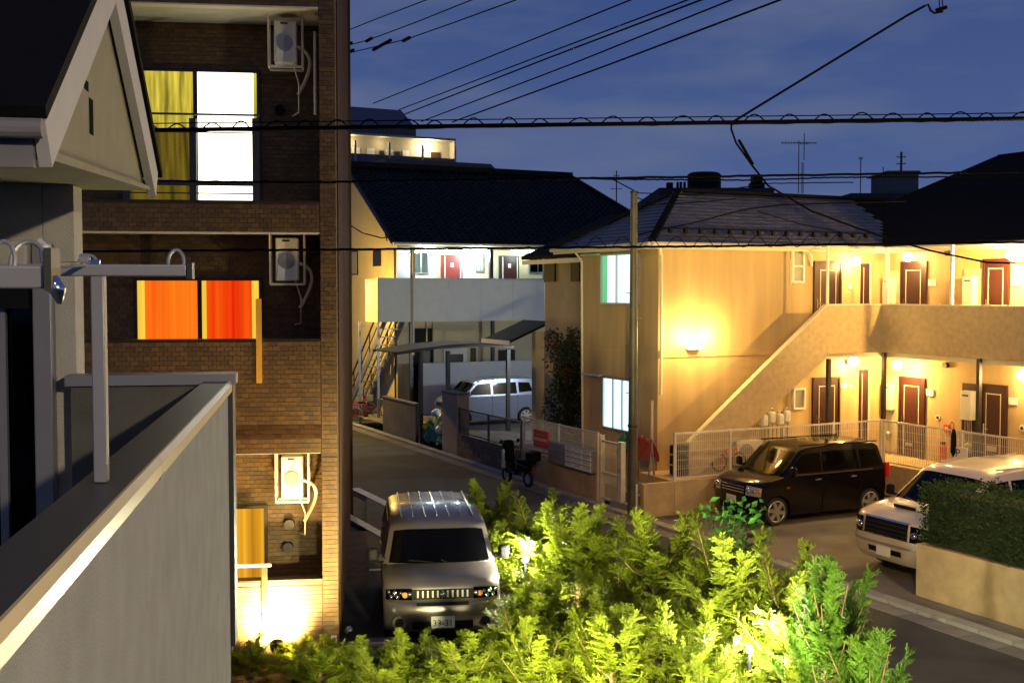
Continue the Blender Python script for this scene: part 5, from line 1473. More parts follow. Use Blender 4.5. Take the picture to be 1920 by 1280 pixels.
# --- scooter under its dark cover by the low wall
def scooter():
    y0 = AB.on_x(972, 905, 13.15)[0]
    t = thing('scooter', 'dark motor scooter standing by the low wall left of the post boxes', 'scooter', AB, (13.12, y0, 0), rot=R(98), local=True)
    for x in (.55, -.55):
        k = 20; w = MB(); w.tube([(x+.2*math.cos(2*math.pi*i/k), 0, .24+.2*math.sin(2*math.pi*i/k)) for i in range(k+1)], .045, 8, False); wh = w.build('wheel', M['rubber'], t, smooth=True)
        MB().disc((x, 0, .24), .13, 'y', .05, 14).build('rim', M['alu'], wh)
    MB().prism([(.62,.45), (.40,.32), (-.1,.30), (-.25,.42), (-.75,.50), (-.80,.62), (-.2,.70), (-.05,.40), (.28,.42), (.42,.95), (.5,.95)], 'y', -.16, .16).build('body', M['blackpaint'], t, bevel=.05)
    MB().prism([(-.78,.66), (-.15,.70), (-.1,.76), (-.4,.80), (-.78,.78)], 'y', -.15, .15).build('seat', M['black'], t, bevel=.04)
    MB().prism([(.40,.45), (.56,.45), (.50,1.02), (.42,1.02)], 'y', -.22, .22).build('leg_shield', M['silverpanel'], t, bevel=.04)
    MB().tube([(.42,-.34,1.04), (.46,-.2,1.06), (.46,.2,1.06), (.42,.34,1.04)], .018, 8).build('handlebar', M['steel'], t)
    MB().ball((.52, 0, .99), .085, .9, 12, 8).build('headlight', M['lens'], t, smooth=True)
    for s in (-1, 1): 
        MB().tube([(.44, s*.22, 1.06), (.40, s*.3, 1.22)], .008, 6).build('mirror_stem', M['steel'], t); MB().disc((.40, s*.3, 1.25), .055, 'x', .02, 12).build('mirror', M['black'], t)
    MB().box(-.98, -.17, .80, -.62, .17, 1.08).build('top_box', M['black'], t, bevel=.04)
    MB().box(-.86, -.06, .52, -.80, .06, .60).build('tail_lamp', M['redlens'], t)
    MB().prism([(.30,.62), (.66,.62), (.62,1.12), (.52,1.30), (.38,1.22)], 'y', -.17, .17).build('cover_cloth', M['black'], t, bevel=.07)
    t.scale = (.88, .88, .88)
scooter()
# --- two bicycles by the gable
def bicycle(px, py, head, label, m):
    x, y = AB.on_z(px, py, 0)
    t = thing('bicycle', label, 'bicycle', AB, (x, y, 0), 'bicycles by the gable stair', rot=head, local=True)
    for wx in (.52, -.52):
        k = 24; w = MB(); w.tube([(wx+.33*math.cos(2*math.pi*i/k), 0, .35+.33*math.sin(2*math.pi*i/k)) for i in range(k+1)], .024, 6, False); wh = w.build('wheel', M['cream'], t, smooth=True)
        s = MB()
        for i in range(12): a = math.pi*i/6; s.bar((wx, 0, .35), (wx+.32*math.cos(a), 0, .35+.32*math.sin(a)), .006)
        s.build('spokes', M['chrome'], wh)
    f = MB()
    for p, q in (((.52,0,.35), (.40,0,.85)), ((.40,0,.80), (-.08,0,.36)), ((-.08,0,.36), (-.22,0,.78)), ((-.2,0,.7), (.38,0,.62)), ((-.52,0,.35), (-.08,0,.36)), ((-.52,0,.35), (-.2,0,.66))): f.bar(p, q, .034)
    f.build('frame', M[m], t)
    MB().box(-.36, -.08, .80, -.10, .08, .86).build('saddle', M['black'], t, bevel=.02)
    MB().tube([(.30,-.28,1.0), (.42,-.12,.98), (.40,0,.9), (.42,.12,.98), (.30,.28,1.0)], .014, 6).build('handlebar', M['chrome'], t)
    b = MB(); b.box(.46, -.16, .74, .74, .16, .96); b.build('basket', M['galv'], t)
    MB().disc((-.08, .05, .36), .09, 'y', .02, 14).build('chainring', M['steel'], t)
    MB().box(-.80, -.06, .74, -.36, .06, .76).build('carrier', M['steel'], t)
bicycle(664, 787, R(-20), 'bicycle with pale tyres, the left one beside the gable stair', 'red')
bicycle(690, 796, R(-28), 'orange framed bicycle right of the other, under the gallery post', 'redorange')
# ---------------------------------------------------------------- plants
def leaflet(b, p, d, side, ln, wd):
    """a pointed little leaf: two triangles folded along the middle"""
    q = p + d*ln; m = p + d*(ln*.45)
    n = len(b.v); up = d.cross(side)*(wd*.35)
    b.v += [tuple(p), tuple(m + side*wd + up), tuple(q), tuple(m - side*wd + up)]
    b.f += [(n, n+1, n+2), (n, n+2, n+3)]
def conifer_meshes(h, r, seed, branches=28, lean=.0):
    g = random.Random(seed); cr, tk = MB(), MB()
    top = Vector((g.uniform(-.08,.08), g.uniform(-.08,.08), h*.86))
    tk.tube([(0,0,0), tuple(top*.5 + Vector((g.uniform(-.04,.04), g.uniform(-.04,.04), 0))), tuple(top)], [.032, .022, .008], 7)
    for i in range(branches):
        f = (i+.5)/branches; f = .20 + .78*f**.9
        az = i*2.39996 + g.uniform(-.3,.3); base = top*f
        reach = r*(1.05 - .62*f)*g.uniform(.6, 1.3)
        rise = h*(.20+.22*f)*g.uniform(.6,1.4)
        out = Vector((math.cos(az), math.sin(az), 0)); K = 17
        pts = [base + out*(reach*(k/K)**.85) + Vector((0,0,rise*(k/K)**1.5)) for k in range(K+1)]
        tk.tube([pts[0], pts[K//2], pts[-2]], [.011, .007, .003], 5)
        for k in range(3, K+1):
            d = (pts[k]-pts[k-1]).normalized(); sd = d.cross(Vector((0,0,1))).normalized(); nn = sd.cross(d).normalized()
            for s in (-1, 1, 0, g.choice((-.5, .5))):
                L = (.085*(1.15-.6*k/K) + .03)*g.uniform(.7,1.25)
                dirn = (d*(.75 if s else 1.2) + sd*s*.75 + nn*g.uniform(-.9,1.1)).normalized()
                si = dirn.cross(nn).normalized(); N = 6
                for j in range(N):
                    c = pts[k] + dirn*(L*(j/N)) - nn*(.10*L*(j/N)**2)
                    for q in (-1, 1):
                        dd = (dirn*.8 + si*q*.65 + nn*g.uniform(-.3,.3)).normalized()
                        leaflet(cr, c, dd, dd.cross(nn).normalized(), L*.34*g.uniform(.7,1.4), .0062)
    return cr, tk
CON = []
for sd_ in range(4):
    c_, k_ = conifer_meshes(1.0, .52, 11+sd_)
    zm = sorted(v[2] for v in c_.v)[int(len(c_.v)*.995)]; rm = sorted((v[0]**2+v[1]**2)**.5 for v in c_.v)[int(len(c_.v)*.95)]
    c_.v = [(x/rm*.5, y/rm*.5, z/zm) for x, y, z in c_.v]; k_.v = [(x/rm*.5, y/rm*.5, z/zm) for x, y, z in k_.v]
    me = c_.mesh('crown'); me.materials.append(M['leaf']); mt = k_.mesh('trunk'); mt.materials.append(M['bark'])
    CON.append((me, mt))
leaf2_mesh = CON[1][0].copy(); leaf2_mesh.materials.clear(); leaf2_mesh.materials.append(M['leaf2'])
def shrub(X, Y, h, w, label, v=0, blue=False, name='conifer_shrub', group='feathery conifers in the planting bed'):
    t = thing(name, label, 'shrub', WF, (X, Y, .03), group, rot=rnd.uniform(0, 6.28), local=True)
    for nm, me in (('crown', leaf2_mesh if blue else CON[v % 4][0]), ('trunk', CON[v % 4][1])):
        o = bpy.data.objects.new(nm, me); C.objects.link(o); o.parent = t; o.scale = (w, w, h)
    return t
def abw(A, B): p = AB.w(A, B); return p.x, p.y
rows = [
 # street row
 (8.0, 17.2, 1.72, 1.5, 'conifer nearest the scooter, at the upper left end of the row'),
 (7.6, 16.2, 1.55, 1.4, 'conifer just right of the boxy car roof, beside its rear'),
 (8.1, 15.4, 1.85, 1.5, 'conifer behind the bright floodlight by the car mirror'),
 (8.0, 13.9, 1.95, 1.6, 'conifer on a bare trunk, in front of the low rendered wall'),
 (8.2, 12.5, 2.10, 1.6, 'conifer with stakes, in front of the thin steel pole'),
 (8.3, 11.1, 2.15, 1.6, 'conifer in front of the black wagon nose'),
 (8.35, 9.9, 2.10, 1.35, 'conifer before the open asphalt between both parked vehicles'),
 (8.0, 8.9, 2.15, 1.2, 'upright blue green conifer at the right end of the bed'),
 (7.55, 7.9, 1.75, 1.05, 'wide blue green conifer low at the right corner of the bed'),
 # middle rows
 (7.05, 13.95, .85, 1.0, 'small conifer between the floodlight and the car edging'),
 (6.9, 12.9, 1.25, 1.2, 'conifer in the middle of the bed, left of the staked trunk'),
 (7.0, 11.5, 1.35, 1.3, 'conifer below the staked trunk'),
 (7.2, 10.1, 1.50, 1.3, 'conifer left of the bright lower floodlight'),
 (7.3, 8.8, 1.15, 1.1, 'conifer right of the lower floodlight'),
 (6.0, 11.8, 1.35, 1.2, 'conifer at the lower middle edge of the picture'),
 (6.3, 10.3, 1.60, 1.3, 'conifer at the bottom edge, left of the lower floodlight'),
 (6.6, 8.9, 1.35, 1.2, 'conifer at the bottom edge, under the lower floodlight'),
]
for i, (A_, B_, h_, w_, lb) in enumerate(rows):
    x, y = abw(A_, B_); shrub(x, y, h_, w_, lb, i, blue=('blue' in lb))
front = [(-2.75, 14.5, .5, .8, 'smallest golden shrub at the foot of the floodlit tiles'), (-2.25, 14.35, .55, .9, 'low golden shrub below the tap at the tiled corner'),
         (-1.75, 14.1, .6, .9, 'low shrub in front of the car left fog lamp'), (-1.25, 14.0, .70, 1.0, 'low shrub in front of the car number plate'),
         (-.75, 13.9, .72, 1.0, 'low shrub in front of the car right fog lamp'), (-.15, 13.6, .82, 1.1, 'shrub just right of the boxy car front'),
         (.45, 13.4, 1.12, 1.1, 'shrub beside the pale edging of the car bay'), (-3.3, 14.2, .6, .8, 'golden shrub tucked under the grey parapet corner'),
         (-1.5, 13.2, .75, 1.0, 'low shrub at the bottom edge, below the car plate'), (-.5, 12.9, 1.0, 1.1, 'shrub at the bottom edge, below the car right lamp'),
         (-2.3, 13.5, .75, .9, 'low shrub at the bottom edge, right of the tiled corner'), (.3, 12.4, 1.3, 1.1, 'shrub at the bottom edge, under the edging end')]
for i, (x, y, h_, w_, lb) in enumerate(front): shrub(x, y, h_, w_, lb, i+1)
# stakes: pairs of posts tied round young trunks
def stakes(px, py, label):
    x, y = WF.on_z(px, py, .05)
    t = thing('tree_stake', label, 'stake', WF, (x, y, .03), 'stakes for the young conifers')
    for dx, dz in ((-.20, .95), (.22, 1.05)):
        MB().tube([(x+dx, y-.05, .0), (x+dx*.5, y, dz)], .024, 8).build('post', M['stake'], t)
    MB().tube([(x-.13, y-.05, .72), (x+.13, y-.05, .74)], .018, 6).build('cross_bar', M['stake'], t)
stakes(1175, 1185, 'pale wooden stakes tied to the young trunk in mid bed')
stakes(1330, 1165, 'wooden stakes left of the lower floodlight')
# leafy helper: leaves spread through a volume
def leaves(n, fn, size, seed):
    g = random.Random(seed); b = MB()
    for _ in range(n):
        p = Vector(fn(g)); d = Vector((g.gauss(0,1), g.gauss(0,1), g.gauss(.4,1))).normalized()
        leaflet(b, p, d, d.orthogonal().normalized(), size*g.uniform(.7,1.4), size*.33)
    return b
hx0, hx1, hy0, hy1, hz0, hz1 = 14.22, 15.05, 7.0, 13.78, .9, 1.88
def hedge_pt(g):
    x, y, z = g.uniform(hx0, hx1), g.uniform(hy0, hy1), g.uniform(hz0, hz1)
    k = g.random()
    bump = .05*math.sin(y*3.1) + .04*math.sin(y*7.3+1)
    if k < .45: x = hx0 + abs(g.gauss(0,.05)) - .02 + .03*math.sin(y*5+z*7)
    elif k < .80: z = hz1 + bump - abs(g.gauss(0,.05)) + (.12*g.random() if g.random() < .12 else 0)
    elif k < .88: y = hy1 - abs(g.gauss(0,.05)) + .03*math.sin(z*9)
    return (x, y, z)
hd = thing('hedge', 'clipped dark green hedge on the planter wall before the white van', 'hedge', AB, (14.6, 10.4, .87))
leaves(15000, hedge_pt, .052, 5).build('crown', M['hedge'], hd, fix=False)
MB().box(hx0+.1, hy0, hz0-.03, hx1-.1, hy1-.1, hz1-.14).build('inner_twigs', M['hedgecore'], hd)
pt = thing('planter_wall', 'tan rendered planter wall below the clipped hedge', 'wall', AB, (14.6, 10.4, 0))
MB().box(14.18, 4.0, 0, 15.1, 13.8, .87).build('wall', M['tanrender'], pt, bevel=.012)
# dark bush between the houses
bxy = AB.on_x(1066, 720, 15.9)[0]
def bush_pt(g):
    a, r_ = g.uniform(0, 6.28), g.random()**.5; z = g.uniform(0, 1)
    w = .75*(1-.25*z)*(.8+.3*math.sin(z*9+a*2))
    return (15.9 + w*r_*math.cos(a), bxy + w*r_*math.sin(a), .5 + 3.2*z + .25*math.sin(a*3))
bs = thing('flowering_bush', 'tall dark bush with reddish top between the plain house and the flats', 'bush', AB, (15.9, bxy, .3))
leaves(5200, bush_pt, .10, 9).build('crown', M['bush'], bs, fix=False)
MB().tube([(15.9, bxy, .3), (15.95, bxy, 1.6), (15.9, bxy+.1, 3.0)], [.07, .05, .02], 8).build('trunk', M['bark'], bs)
def bloom_pt(g):
    a, r_ = g.uniform(0, 6.28), g.uniform(.5, .8); return (15.9 + r_*math.cos(a), bxy + r_*math.sin(a), g.uniform(2.6, 3.8))
leaves(160, bloom_pt, .13, 4).build('blossom', M['blossom'], bs, fix=False)
# leafy weed by the kerb in front of the black wagon
x, y = AB.on_z(1330, 1010, 0)
def weed_pt(g):
    a, r_ = g.uniform(0, 6.28), g.random()**.6; return (8.62 + .42*r_*math.cos(a), 11.35 + .42*r_*math.sin(a), 1.75 + .65*g.random())
wd_ = thing('broadleaf_sapling', 'bright green broad leaved sapling rising before the black wagon bumper', 'sapling', AB, (8.62, 11.35, .03))
leaves(170, weed_pt, .11, 3).build('crown', M['leafgreen'], wd_, fix=False)
MB().tube([(8.62, 11.35, .03), (8.6, 11.37, 1.4), (8.63, 11.35, 2.2)], [.02, .015, .006], 6).build('trunk', M['bark'], wd_)
# soil tufts so that the bed does not show bare ground
def tuft_pt(g):
    while True:
        A_, B_ = g.uniform(4.2, 8.65), g.uniform(5.5, 19)
        p = AB.w(A_, B_); q = (p.x+2.335)*BR.c + (p.y-15.4)*BR.s, -(p.x+2.335)*BR.s + (p.y-15.4)*BR.c
        if q[1] < -.6 or q[0] > 2.9: return (A_, B_, .03 + .16*g.random()**2)
leaves(9000, tuft_pt, .09, 8).build('ground_cover', M['leaf'], None, AB, kind='stuff', fix=False)
# ---------------------------------------------------------------- small things about the flats
def on_fence(px, py): return AB.on_x(px, py, 20.55)
y1, z1 = on_fence(1790, 838); y0, z0 = on_fence(1816, 862)
ps = thing('parking_sign', 'pale parking sign board with dark P hung on the wire fence', 'sign', AB, (20.52, (y0+y1)/2, z0))
MB().box(20.50, y0, z0-.05, 20.545, y1, z1+.03).build('board', M['white'], ps, bevel=.02)
c = bpy.data.curves.new('letter', 'FONT'); c.body = 'P'; c.size = .26; c.align_x = 'CENTER'; c.align_y = 'CENTER'; c.materials.append(M['plateblue']); c.extrude = .002
o = text_mesh('letter', c); o.parent = ps; o.location = (20.497-20.52, .06, (z1-z0)/2); o.rotation_euler = (R(90), 0, R(-90))
y1, z1 = on_fence(1764, 838); y0, z0 = on_fence(1772, 858)
fe = thing('red_cylinder', 'red fire extinguisher standing behind the wire fence', 'fire extinguisher', AB, (21.9, y0, ZT))
yy = AB.on_x(1768, 850, 21.9)[0]
MB().tube([(21.9, yy, ZT+.02), (21.9, yy, ZT+.42), (21.9, yy, ZT+.48)], [.085, .085, .03], 14).build('cylinder', M['red'], fe, smooth='auto')
MB().box(21.86, yy-.05, ZT+.48, 21.94, yy+.05, ZT+.54).build('valve', M['black'], fe)
yy, zz = AB.on_x(1771, 803, 22.0)
fs = thing('small_red_sign', 'small red square plate on the wall above the fence', 'sign', AB, (22.05, yy, zz))
MB().box(22.06, yy-.09, zz-.09, 22.097, yy+.09, zz+.09).build('plate', M['red'], fs)
MB().box(22.055, yy-.045, zz-.045, 22.0595, yy+.045, zz+.045).build('emblem', M['paleband'], fs)
y1, z1 = on_fence(1853, 835); y0, z0 = on_fence(1869, 847)
ft = thing('fence_plate', 'small cream plate hung on the wire fence right of the parking sign', 'sign', AB, (20.5, y0, z0))
MB().box(20.50, y0, z0, 20.54, y1, z1).build('plate', M['cream'], ft)
yy, zz = on_fence(1791, 822)
um = thing('hung_umbrella', 'folded black umbrella hung on the wire fence', 'umbrella', AB, (20.5, yy, zz-.3))
MB().tube([(20.5, yy, zz+.22), (20.5, yy, zz+.1), (20.5, yy, zz-.3), (20.5, yy, zz-.42)], [.03, .06, .07, .01], 10).build('canopy', M['black'], um, smooth=True)
MB().tube([(20.5, yy, zz+.2), (20.5, yy, zz+.34), (20.5, yy+.06, zz+.38), (20.5, yy+.1, zz+.33)], .012, 6).build('handle', M['red'], um)
# outdoor air conditioner and gas meters behind the stair fence
x0 = AB.on_y(1378, 850, 22.1)[0]
oa = thing('outdoor_unit', 'outdoor air conditioner on the terrace behind the stair fence', 'air conditioner', AB, (x0+.4, 22.2, ZT))
MB().box(x0, 22.05, ZT+.08, x0+.78, 22.33, ZT+.66).build('casing', M['acbody'], oa, bevel=.015)
MB().disc((x0+.3, 22.043, ZT+.37), .22, 'y', .012, 20).build('fan_grille', M['alup'], oa)
for q in (.08, .6): MB().box(x0+q, 22.06, ZT+.002, x0+q+.1, 22.32, ZT+.079).build('foot', M['black'], oa)
for k, px in enumerate((1432, 1446, 1462, 1474)):
    x = AB.on_y(px, 800, 22.25)[0]; z = ZT + .95 + .06*(k % 2)
    gm = thing('gas_meter', ['gas meter on its pipe, leftmost of the four above the black wagon roof', 'gas meter with taller pipe, second from left above the black wagon', 'gas meter third from left in the cluster above the black wagon', 'gas meter nearest the small ground floor window'][k], 'gas meter', AB, (x, 22.25, ZT), 'gas meters behind the stair fence')
    MB().box(x-.10, 22.18, z, x+.10, 22.36, z+.30).build('body', M['acbody'], gm, bevel=.05)
    MB().box(x-.06, 22.172, z+.17, x+.06, 22.179, z+.25).build('dial', M['white'], gm)
    for s in (-.06, .06): MB().tube([(x+s, 22.27, ZT), (x+s, 22.27, z), ], .018, 8).build('pipe', M['galv'], gm)
    MB().tube([(x-.06, 22.27, z+.3), (x-.06, 22.27, z+.36), (x+.06, 22.27, z+.36), (x+.06, 22.27, z+.3)], .016, 8).build('pipe', M['galv'], gm)
x0 = AB.on_y(1362, 860, 22.0)[0]
cy = thing('folded_bicycle', 'child bicycle leaning under the stair beside the outdoor unit', 'bicycle', AB, (x0, 21.9, ZT), local=True)
for s in (-.28, .28):
    k = 18; MB().tube([(s+.2*math.cos(2*math.pi*i/k), 0, .22+.2*math.sin(2*math.pi*i/k)) for i in range(k+1)], .022, 6, False).build('wheel', M['rubber'], cy)
f = MB()
for p, q in (((-.28,0,.22),(0,0,.25)), ((0,0,.25),(.2,0,.55)), ((.28,0,.22),(.2,0,.62)), ((-.28,0,.22),(-.1,0,.5)), ((-.1,0,.52),(.2,0,.5)), ((0,0,.25),(-.12,0,.58))): f.bar(p, q, .028)
f.build('frame', M['redorange'], cy); MB().box(-.2, -.05, .58, -.04, .05, .62).build('saddle', M['black'], cy)
# black bags under the low stair end
x0 = AB.on_y(1279, 865, 21.9)[0]
sk = thing('crate_stack', 'stack of dark crates behind the left end of the stair fence', 'crates', AB, (x0, 21.9, ZT))
for k in range(3): MB().box(x0-.22, 21.75, ZT+.01+.24*k, x0+.2, 22.1, ZT+.21+.24*k).build('crate', M['black'], sk, bevel=.02)
# covered things behind the gate
def cloth(label, px, py, plane, m, w, h, name):
    y, z = AB.on_x(px, py, plane)
    t = thing(name, label, 'bundle', AB, (plane, y, .42))
    b = MB(); N, K = 16, 10
    for k in range(K+1):
        a = k/K; zz = z + h*(.5 - abs(a-.5)*2*1.0) + .0
        xx = plane + (a-.5)*.34
        for i in range(N+1):
            u = i/N; b.v.append((xx + .03*math.sin(u*13+k), y + (u-.5)*w*(1+.1*math.sin(k*.9)), zz + .035*math.sin(u*9+a*5) - .05*abs(u-.5)))
    for k in range(K):
        for i in range(N): q = k*(N+1)+i; b.f.append((q, q+1, q+N+2, q+N+1))
    b.build('cloth', m, t, smooth=True, fix=False)
    f = MB()
    for yy in (y-w*.42, y+w*.42): f.bar((plane-.1, yy, .42), (plane, yy, z+h*.42), .03); f.bar((plane+.1, yy, .42), (plane, yy, z+h*.42), .03)
    f.build('rack', M['galv'], t)
cloth('red cloth hung over a low rack right of the thin steel pole', 1208, 838, 14.5, M['redcloth'], .75, .5, 'red_cloth')
cloth('green cloth hung over a low rack left of the thin steel pole', 1172, 832, 14.4, M['green'], .4, .5, 'green_cloth')
# rubbish net and bags at the kerb
gy0, gy1 = AB.on_x(826, 830, 13.7)[0], AB.on_x(783, 830, 13.7)[0]
gn = thing('rubbish_net', 'green net thrown over rubbish bags between garden wall and gate pillar', 'net', AB, (14.0, (gy0+gy1)/2, 0))
b = MB(); N = 14
for j in range(9):
    for i in range(N+1):
        u, v = i/N, j/8
        y = gy0+.08 + (gy1-gy0-.16)*u; x = 13.78 + .5*v
        z = (.05 + .95*math.sin(math.pi*min(1, v*1.3+.05)/2)**.8)*(.75+.25*math.sin(math.pi*u)) + .06*math.sin(u*17+v*9)
        b.v.append((x + .05*math.sin(u*23), y, z))
for j in range(8):
    for i in range(N): a = j*(N+1)+i; b.f.append((a, a+1, a+N+2, a+N+1))
b.build('net', M['green'], gn, smooth=True, fix=False)
for k, (u, z, m) in enumerate(((.3, 1.05, 'white'), (.62, .98, 'silverpanel'), (.78, .62, 'white'), (.2, .62, 'yellow'))):
    y = gy0 + (gy1-gy0)*(1-u)
    rb_ = thing('rubbish_bag', ['white plastic bag, topmost left on the green net', 'grey shiny bag beside the white one on the green net', 'white crumpled bag low at the right of the green net', 'yellow printed packet on the left of the green net'][k], 'bag', AB, (13.86, y, z-.12), 'rubbish on the green net')
    q = MB(); q.ball((13.84 if z < .8 else 14.1, y, z), .15, .8, 10, 7); ob = q.build('bag', M[m], rb_, smooth=True)
    for vv in ob.data.vertices: vv.co *= 1 + .12*math.sin(vv.co.x*31+vv.co.y*23+k)

# pale stepping slab by the tiled corner
x, y = WF.on_z(715, 1205, .02)
ms = thing('concrete_slab', 'pale concrete slab lying in front of the boxy car left wheel', 'slab', WF, (x, y, 0), rot=R(7.2), local=True)
MB().box(-.33, -.13, .0, .33, .13, .07).build('slab', M['concrete'], ms, bevel=.015)

# big flood added out of view to light the flats, then the bed's lamps
fl_ = thing('added_flood', 'flood lamp on a mast behind the balcony, lighting the flats', 'flood lamp', WF, (.6, -2.2, 0))
MB().tube([(.6, -2.2, 0), (.6, -2.2, 9.9)], .07, 10).build('mast', M['galv'], fl_)
MB().box(.35, -2.1, 9.6, .85, -1.9, 9.9).build('lamp_head', M['galv'], fl_, bevel=.03)
MB().box(.40, -1.899, 9.63, .80, -1.88, 9.87).build('lamp_glass', M['lamp_warm'], fl_)
q_ = AB.w(18.3, 21.5, 2.2)
lamp('added_flood_light', WF, (.6, -1.7, 9.75), 8200, (1,.52,.135), .25, 27, (q_.x, q_.y, q_.z), .6)
def garden_globe(loc, r, label):
    x, y, z = loc
    t = thing('garden_lamp', label, 'garden light', WF, (x, y, .03), 'round garden lamps')
    MB().tube([(x, y, .03), (x, y, z-r*.9)], .02, 8).build('stem', M['black'], t)
    MB().ball(loc, r, 1, 18, 12).build('globe', M['gardenglobe'], t, smooth=True)
    lamp('garden_lamp_light', WF, (x, y-r-.06, z+.10), 680, (1,.95,.66), .05)
garden_globe((.20, 16.85, 1.02), .045, 'glaring round garden lamp in the conifers beside the car mirror')
garden_globe((2.55, 12.15, 1.16), .04, 'glaring round garden lamp low in the conifers at the bottom right')
floodlight(AB, (6.9, 10.75, .40), (7.3, 11.6, 1.0), 360, GARD, 'floodlight in mid bed below the staked trunk', 150)  # this and the next added to spread yellow light through the bed
floodlight(AB, (7.3, 13.6, .40), (7.9, 14.5, 1.0), 320, GARD, 'floodlight in mid bed right of the boxy car', 150)
for q, a, p, lb in (((-1.6, 11.2, .9), (-1.0, 14.4, .5), 520, 'garden light on a stake at the near bed edge, left'),
                    ((.0, 9.8, 1.35), (.3, 14.0, .9), 2400, 'garden light on a stake at the near bed edge, second from the left'),
                    ((1.4, 8.6, 1.6), (1.6, 13.0, 1.2), 2800, 'garden light on a stake at the near bed edge, third from the left'),
                    ((2.5, 7.6, 1.7), (3.3, 11.5, 1.3), 1800, 'garden light on a stake at the near bed edge, rightmost')):
    floodlight(WF, q, a, p, GARD, lb, 88)  # lamps added below the view to light the near side of the shrubs

# ---------------------------------------------------------------- overhead wires
def wp(px, py, Y): x, z = WF.on_y(px, py, Y); return Vector((x, Y, z))
def cable(label, pts, r, name='overhead_cable', group=None, n=6, sag=0.0):
    t = thing(name, label, 'cable', WF, tuple(pts[0]), group)
    P_ = []
    for a, b_ in zip(pts, pts[1:]):
        K = 14 if sag else 4
        for k in range(K): f_ = k/K; P_.append(a.lerp(b_, f_) - Vector((0,0,sag*4*f_*(1-f_))))
    P_.append(pts[-1]); MB().tube(P_, r, n).build('cable', M['cable'], t, smooth=True); return t
# lines along the street
def street_line(label, pts, A_, r):
    q = [AB.on_x(*p, A_) for p in pts]
    (b1, z1), (b2, z2) = q[0], q[1]
    q = [(b1-(b2-b1)*.35, z1-(z2-z1)*.35)] + q
    cable(label, [AB.w(A_, *p) for p in q], r, 'street_wire', 'wires running up the street', 5)
for pts_, r_, lb in (
    (((800,0), (700,38), (560,95)), .016, 'thin wire crossing the upper left sky corner, first from the left'),
    (((885,0), (780,42), (692,75), (650,86), (560,108)), .016, 'thin wire with spacers, second from the left in the upper sky'),
    (((968,0), (850,43), (762,74), (716,85), (652,100), (560,124)), .016, 'thin wire with spacers, third from the left in the upper sky'),
    (((1183,0), (940,98), (700,194)), .016, 'thin wire, fourth from the left, ending over the far grey roof'),
    (((1290,0), (1010,106), (748,206)), .015, 'upper of two close wires running to the far block'),
    (((1310,2), (1020,112), (757,215)), .018, 'lower of two close wires running to the far block'),
    (((1372,0), (1070,121), (790,228)), .016, 'thin wire second from the right among the street wires'),
    (((1455,3), (1140,122), (848,229)), .018, 'rightmost of the long wires running up the street')):
    street_line(lb, pts_, 11.4, r_)
for px, py, ln, lb in ((650, 86, 8, 'dark sleeve on the second wire, touching the tiled block edge'), (692, 75, 4, 'tiny dark sleeve on the second wire, away from the block'), (652, 100, 9, 'dark sleeve on the third wire, touching the tiled block edge'), (716, 85, 12, 'longest dark sleeve, in the middle of the third wire'), (762, 74, 4, 'tiny dark sleeve on the third wire, farthest from the block')):
    b_, z_ = AB.on_x(px, py, 11.4); q = AB.w(11.4, b_, z_)
    sp = thing('wire_spacer', lb, 'spacer', WF, tuple(q), 'spacers on the street wires')
    MB().bar(AB.w(11.4, b_-.25*ln/4, z_), AB.w(11.4, b_+.25*ln/4, z_), .07).build('sleeve', M['cable'], sp)
# bundle with its spiral hanger
Y1 = 12.0
a, b_ = wp(-150, 250, Y1), wp(2100, 220, Y1)
t1 = cable('thickest cable bundle with spiral hanger crossing the whole view', [a, b_], .024, 'cable_bundle')
a2, b2 = wp(-150, 237, Y1), wp(2100, 210, Y1)
MB().tube([a2, b2], .006, 5).build('messenger_wire', M['cable'], t1)
k = 0
px = 20
while px < 1990:
    w_ = rnd.uniform(28, 44); hh_ = rnd.uniform(8, 12.5); f0 = 250 + (220-250)*(px+150)/2250
    pts = [wp(px + w_*i/8, f0 - 3 - hh_*math.sin(math.pi*i/8), Y1-.02*math.sin(math.pi*i/8)) for i in range(9)]
    MB().tube(pts, .0075, 5).build('hanger_loop', M['cable'], t1, smooth=True); px += rnd.uniform(54, 70)
g = random.Random(3)
P_ = [a.lerp(b_, f/90) + Vector((0, 0, g.uniform(-.006, .006) - .012)) for f in range(91)]
MB().tube(P_, .012, 6).build('cable', M['cable'], t1)
# second and third crossing cables
g = random.Random(4)
def wavy(pts, amp): return [p + Vector((0,0,g.uniform(-amp, amp))) for p in pts]
def lerp_px(pl, Y, n=60):
    r_ = []
    for (x0, y0), (x1, y1) in zip(pl, pl[1:]):
        for k in range(n): r_.append(wp(x0+(x1-x0)*k/n, y0+(y1-y0)*k/n, Y))
    r_.append(wp(*pl[-1], Y)); return r_
Y2 = 12.6
t2 = thing('twisted_cable', 'twisted black cable passing just above the slate ridge', 'cable', WF, tuple(wp(-100, 336, Y2)))
MB().tube(wavy(lerp_px([(-100,336), (560,342), (1130,334), (2080,320)], Y2), .004), .014, 6).build('cable', M['cable'], t2)
MB().tube(wavy(lerp_px([(1130,336), (1400,338), (1560,333), (2080,330)], Y2+.05), .003), .009, 5).build('strand', M['cable'], t2)
MB().tube(wavy(lerp_px([(1195,362), (1300,366), (1440,344), (1600,342)], Y2-.05, 12), .002), .006, 5).build('strand', M['cable'], t2)
t3 = thing('lashed_cable', 'black cable lashed with a wavy wire, in front of the flats eaves', 'cable', WF, tuple(wp(-100, 473, Y2)))
MB().tube(wavy(lerp_px([(-100,473), (640,468), (1300,462), (2080,452)], Y2+.1), .003), .015, 6).build('cable', M['cable'], t3)
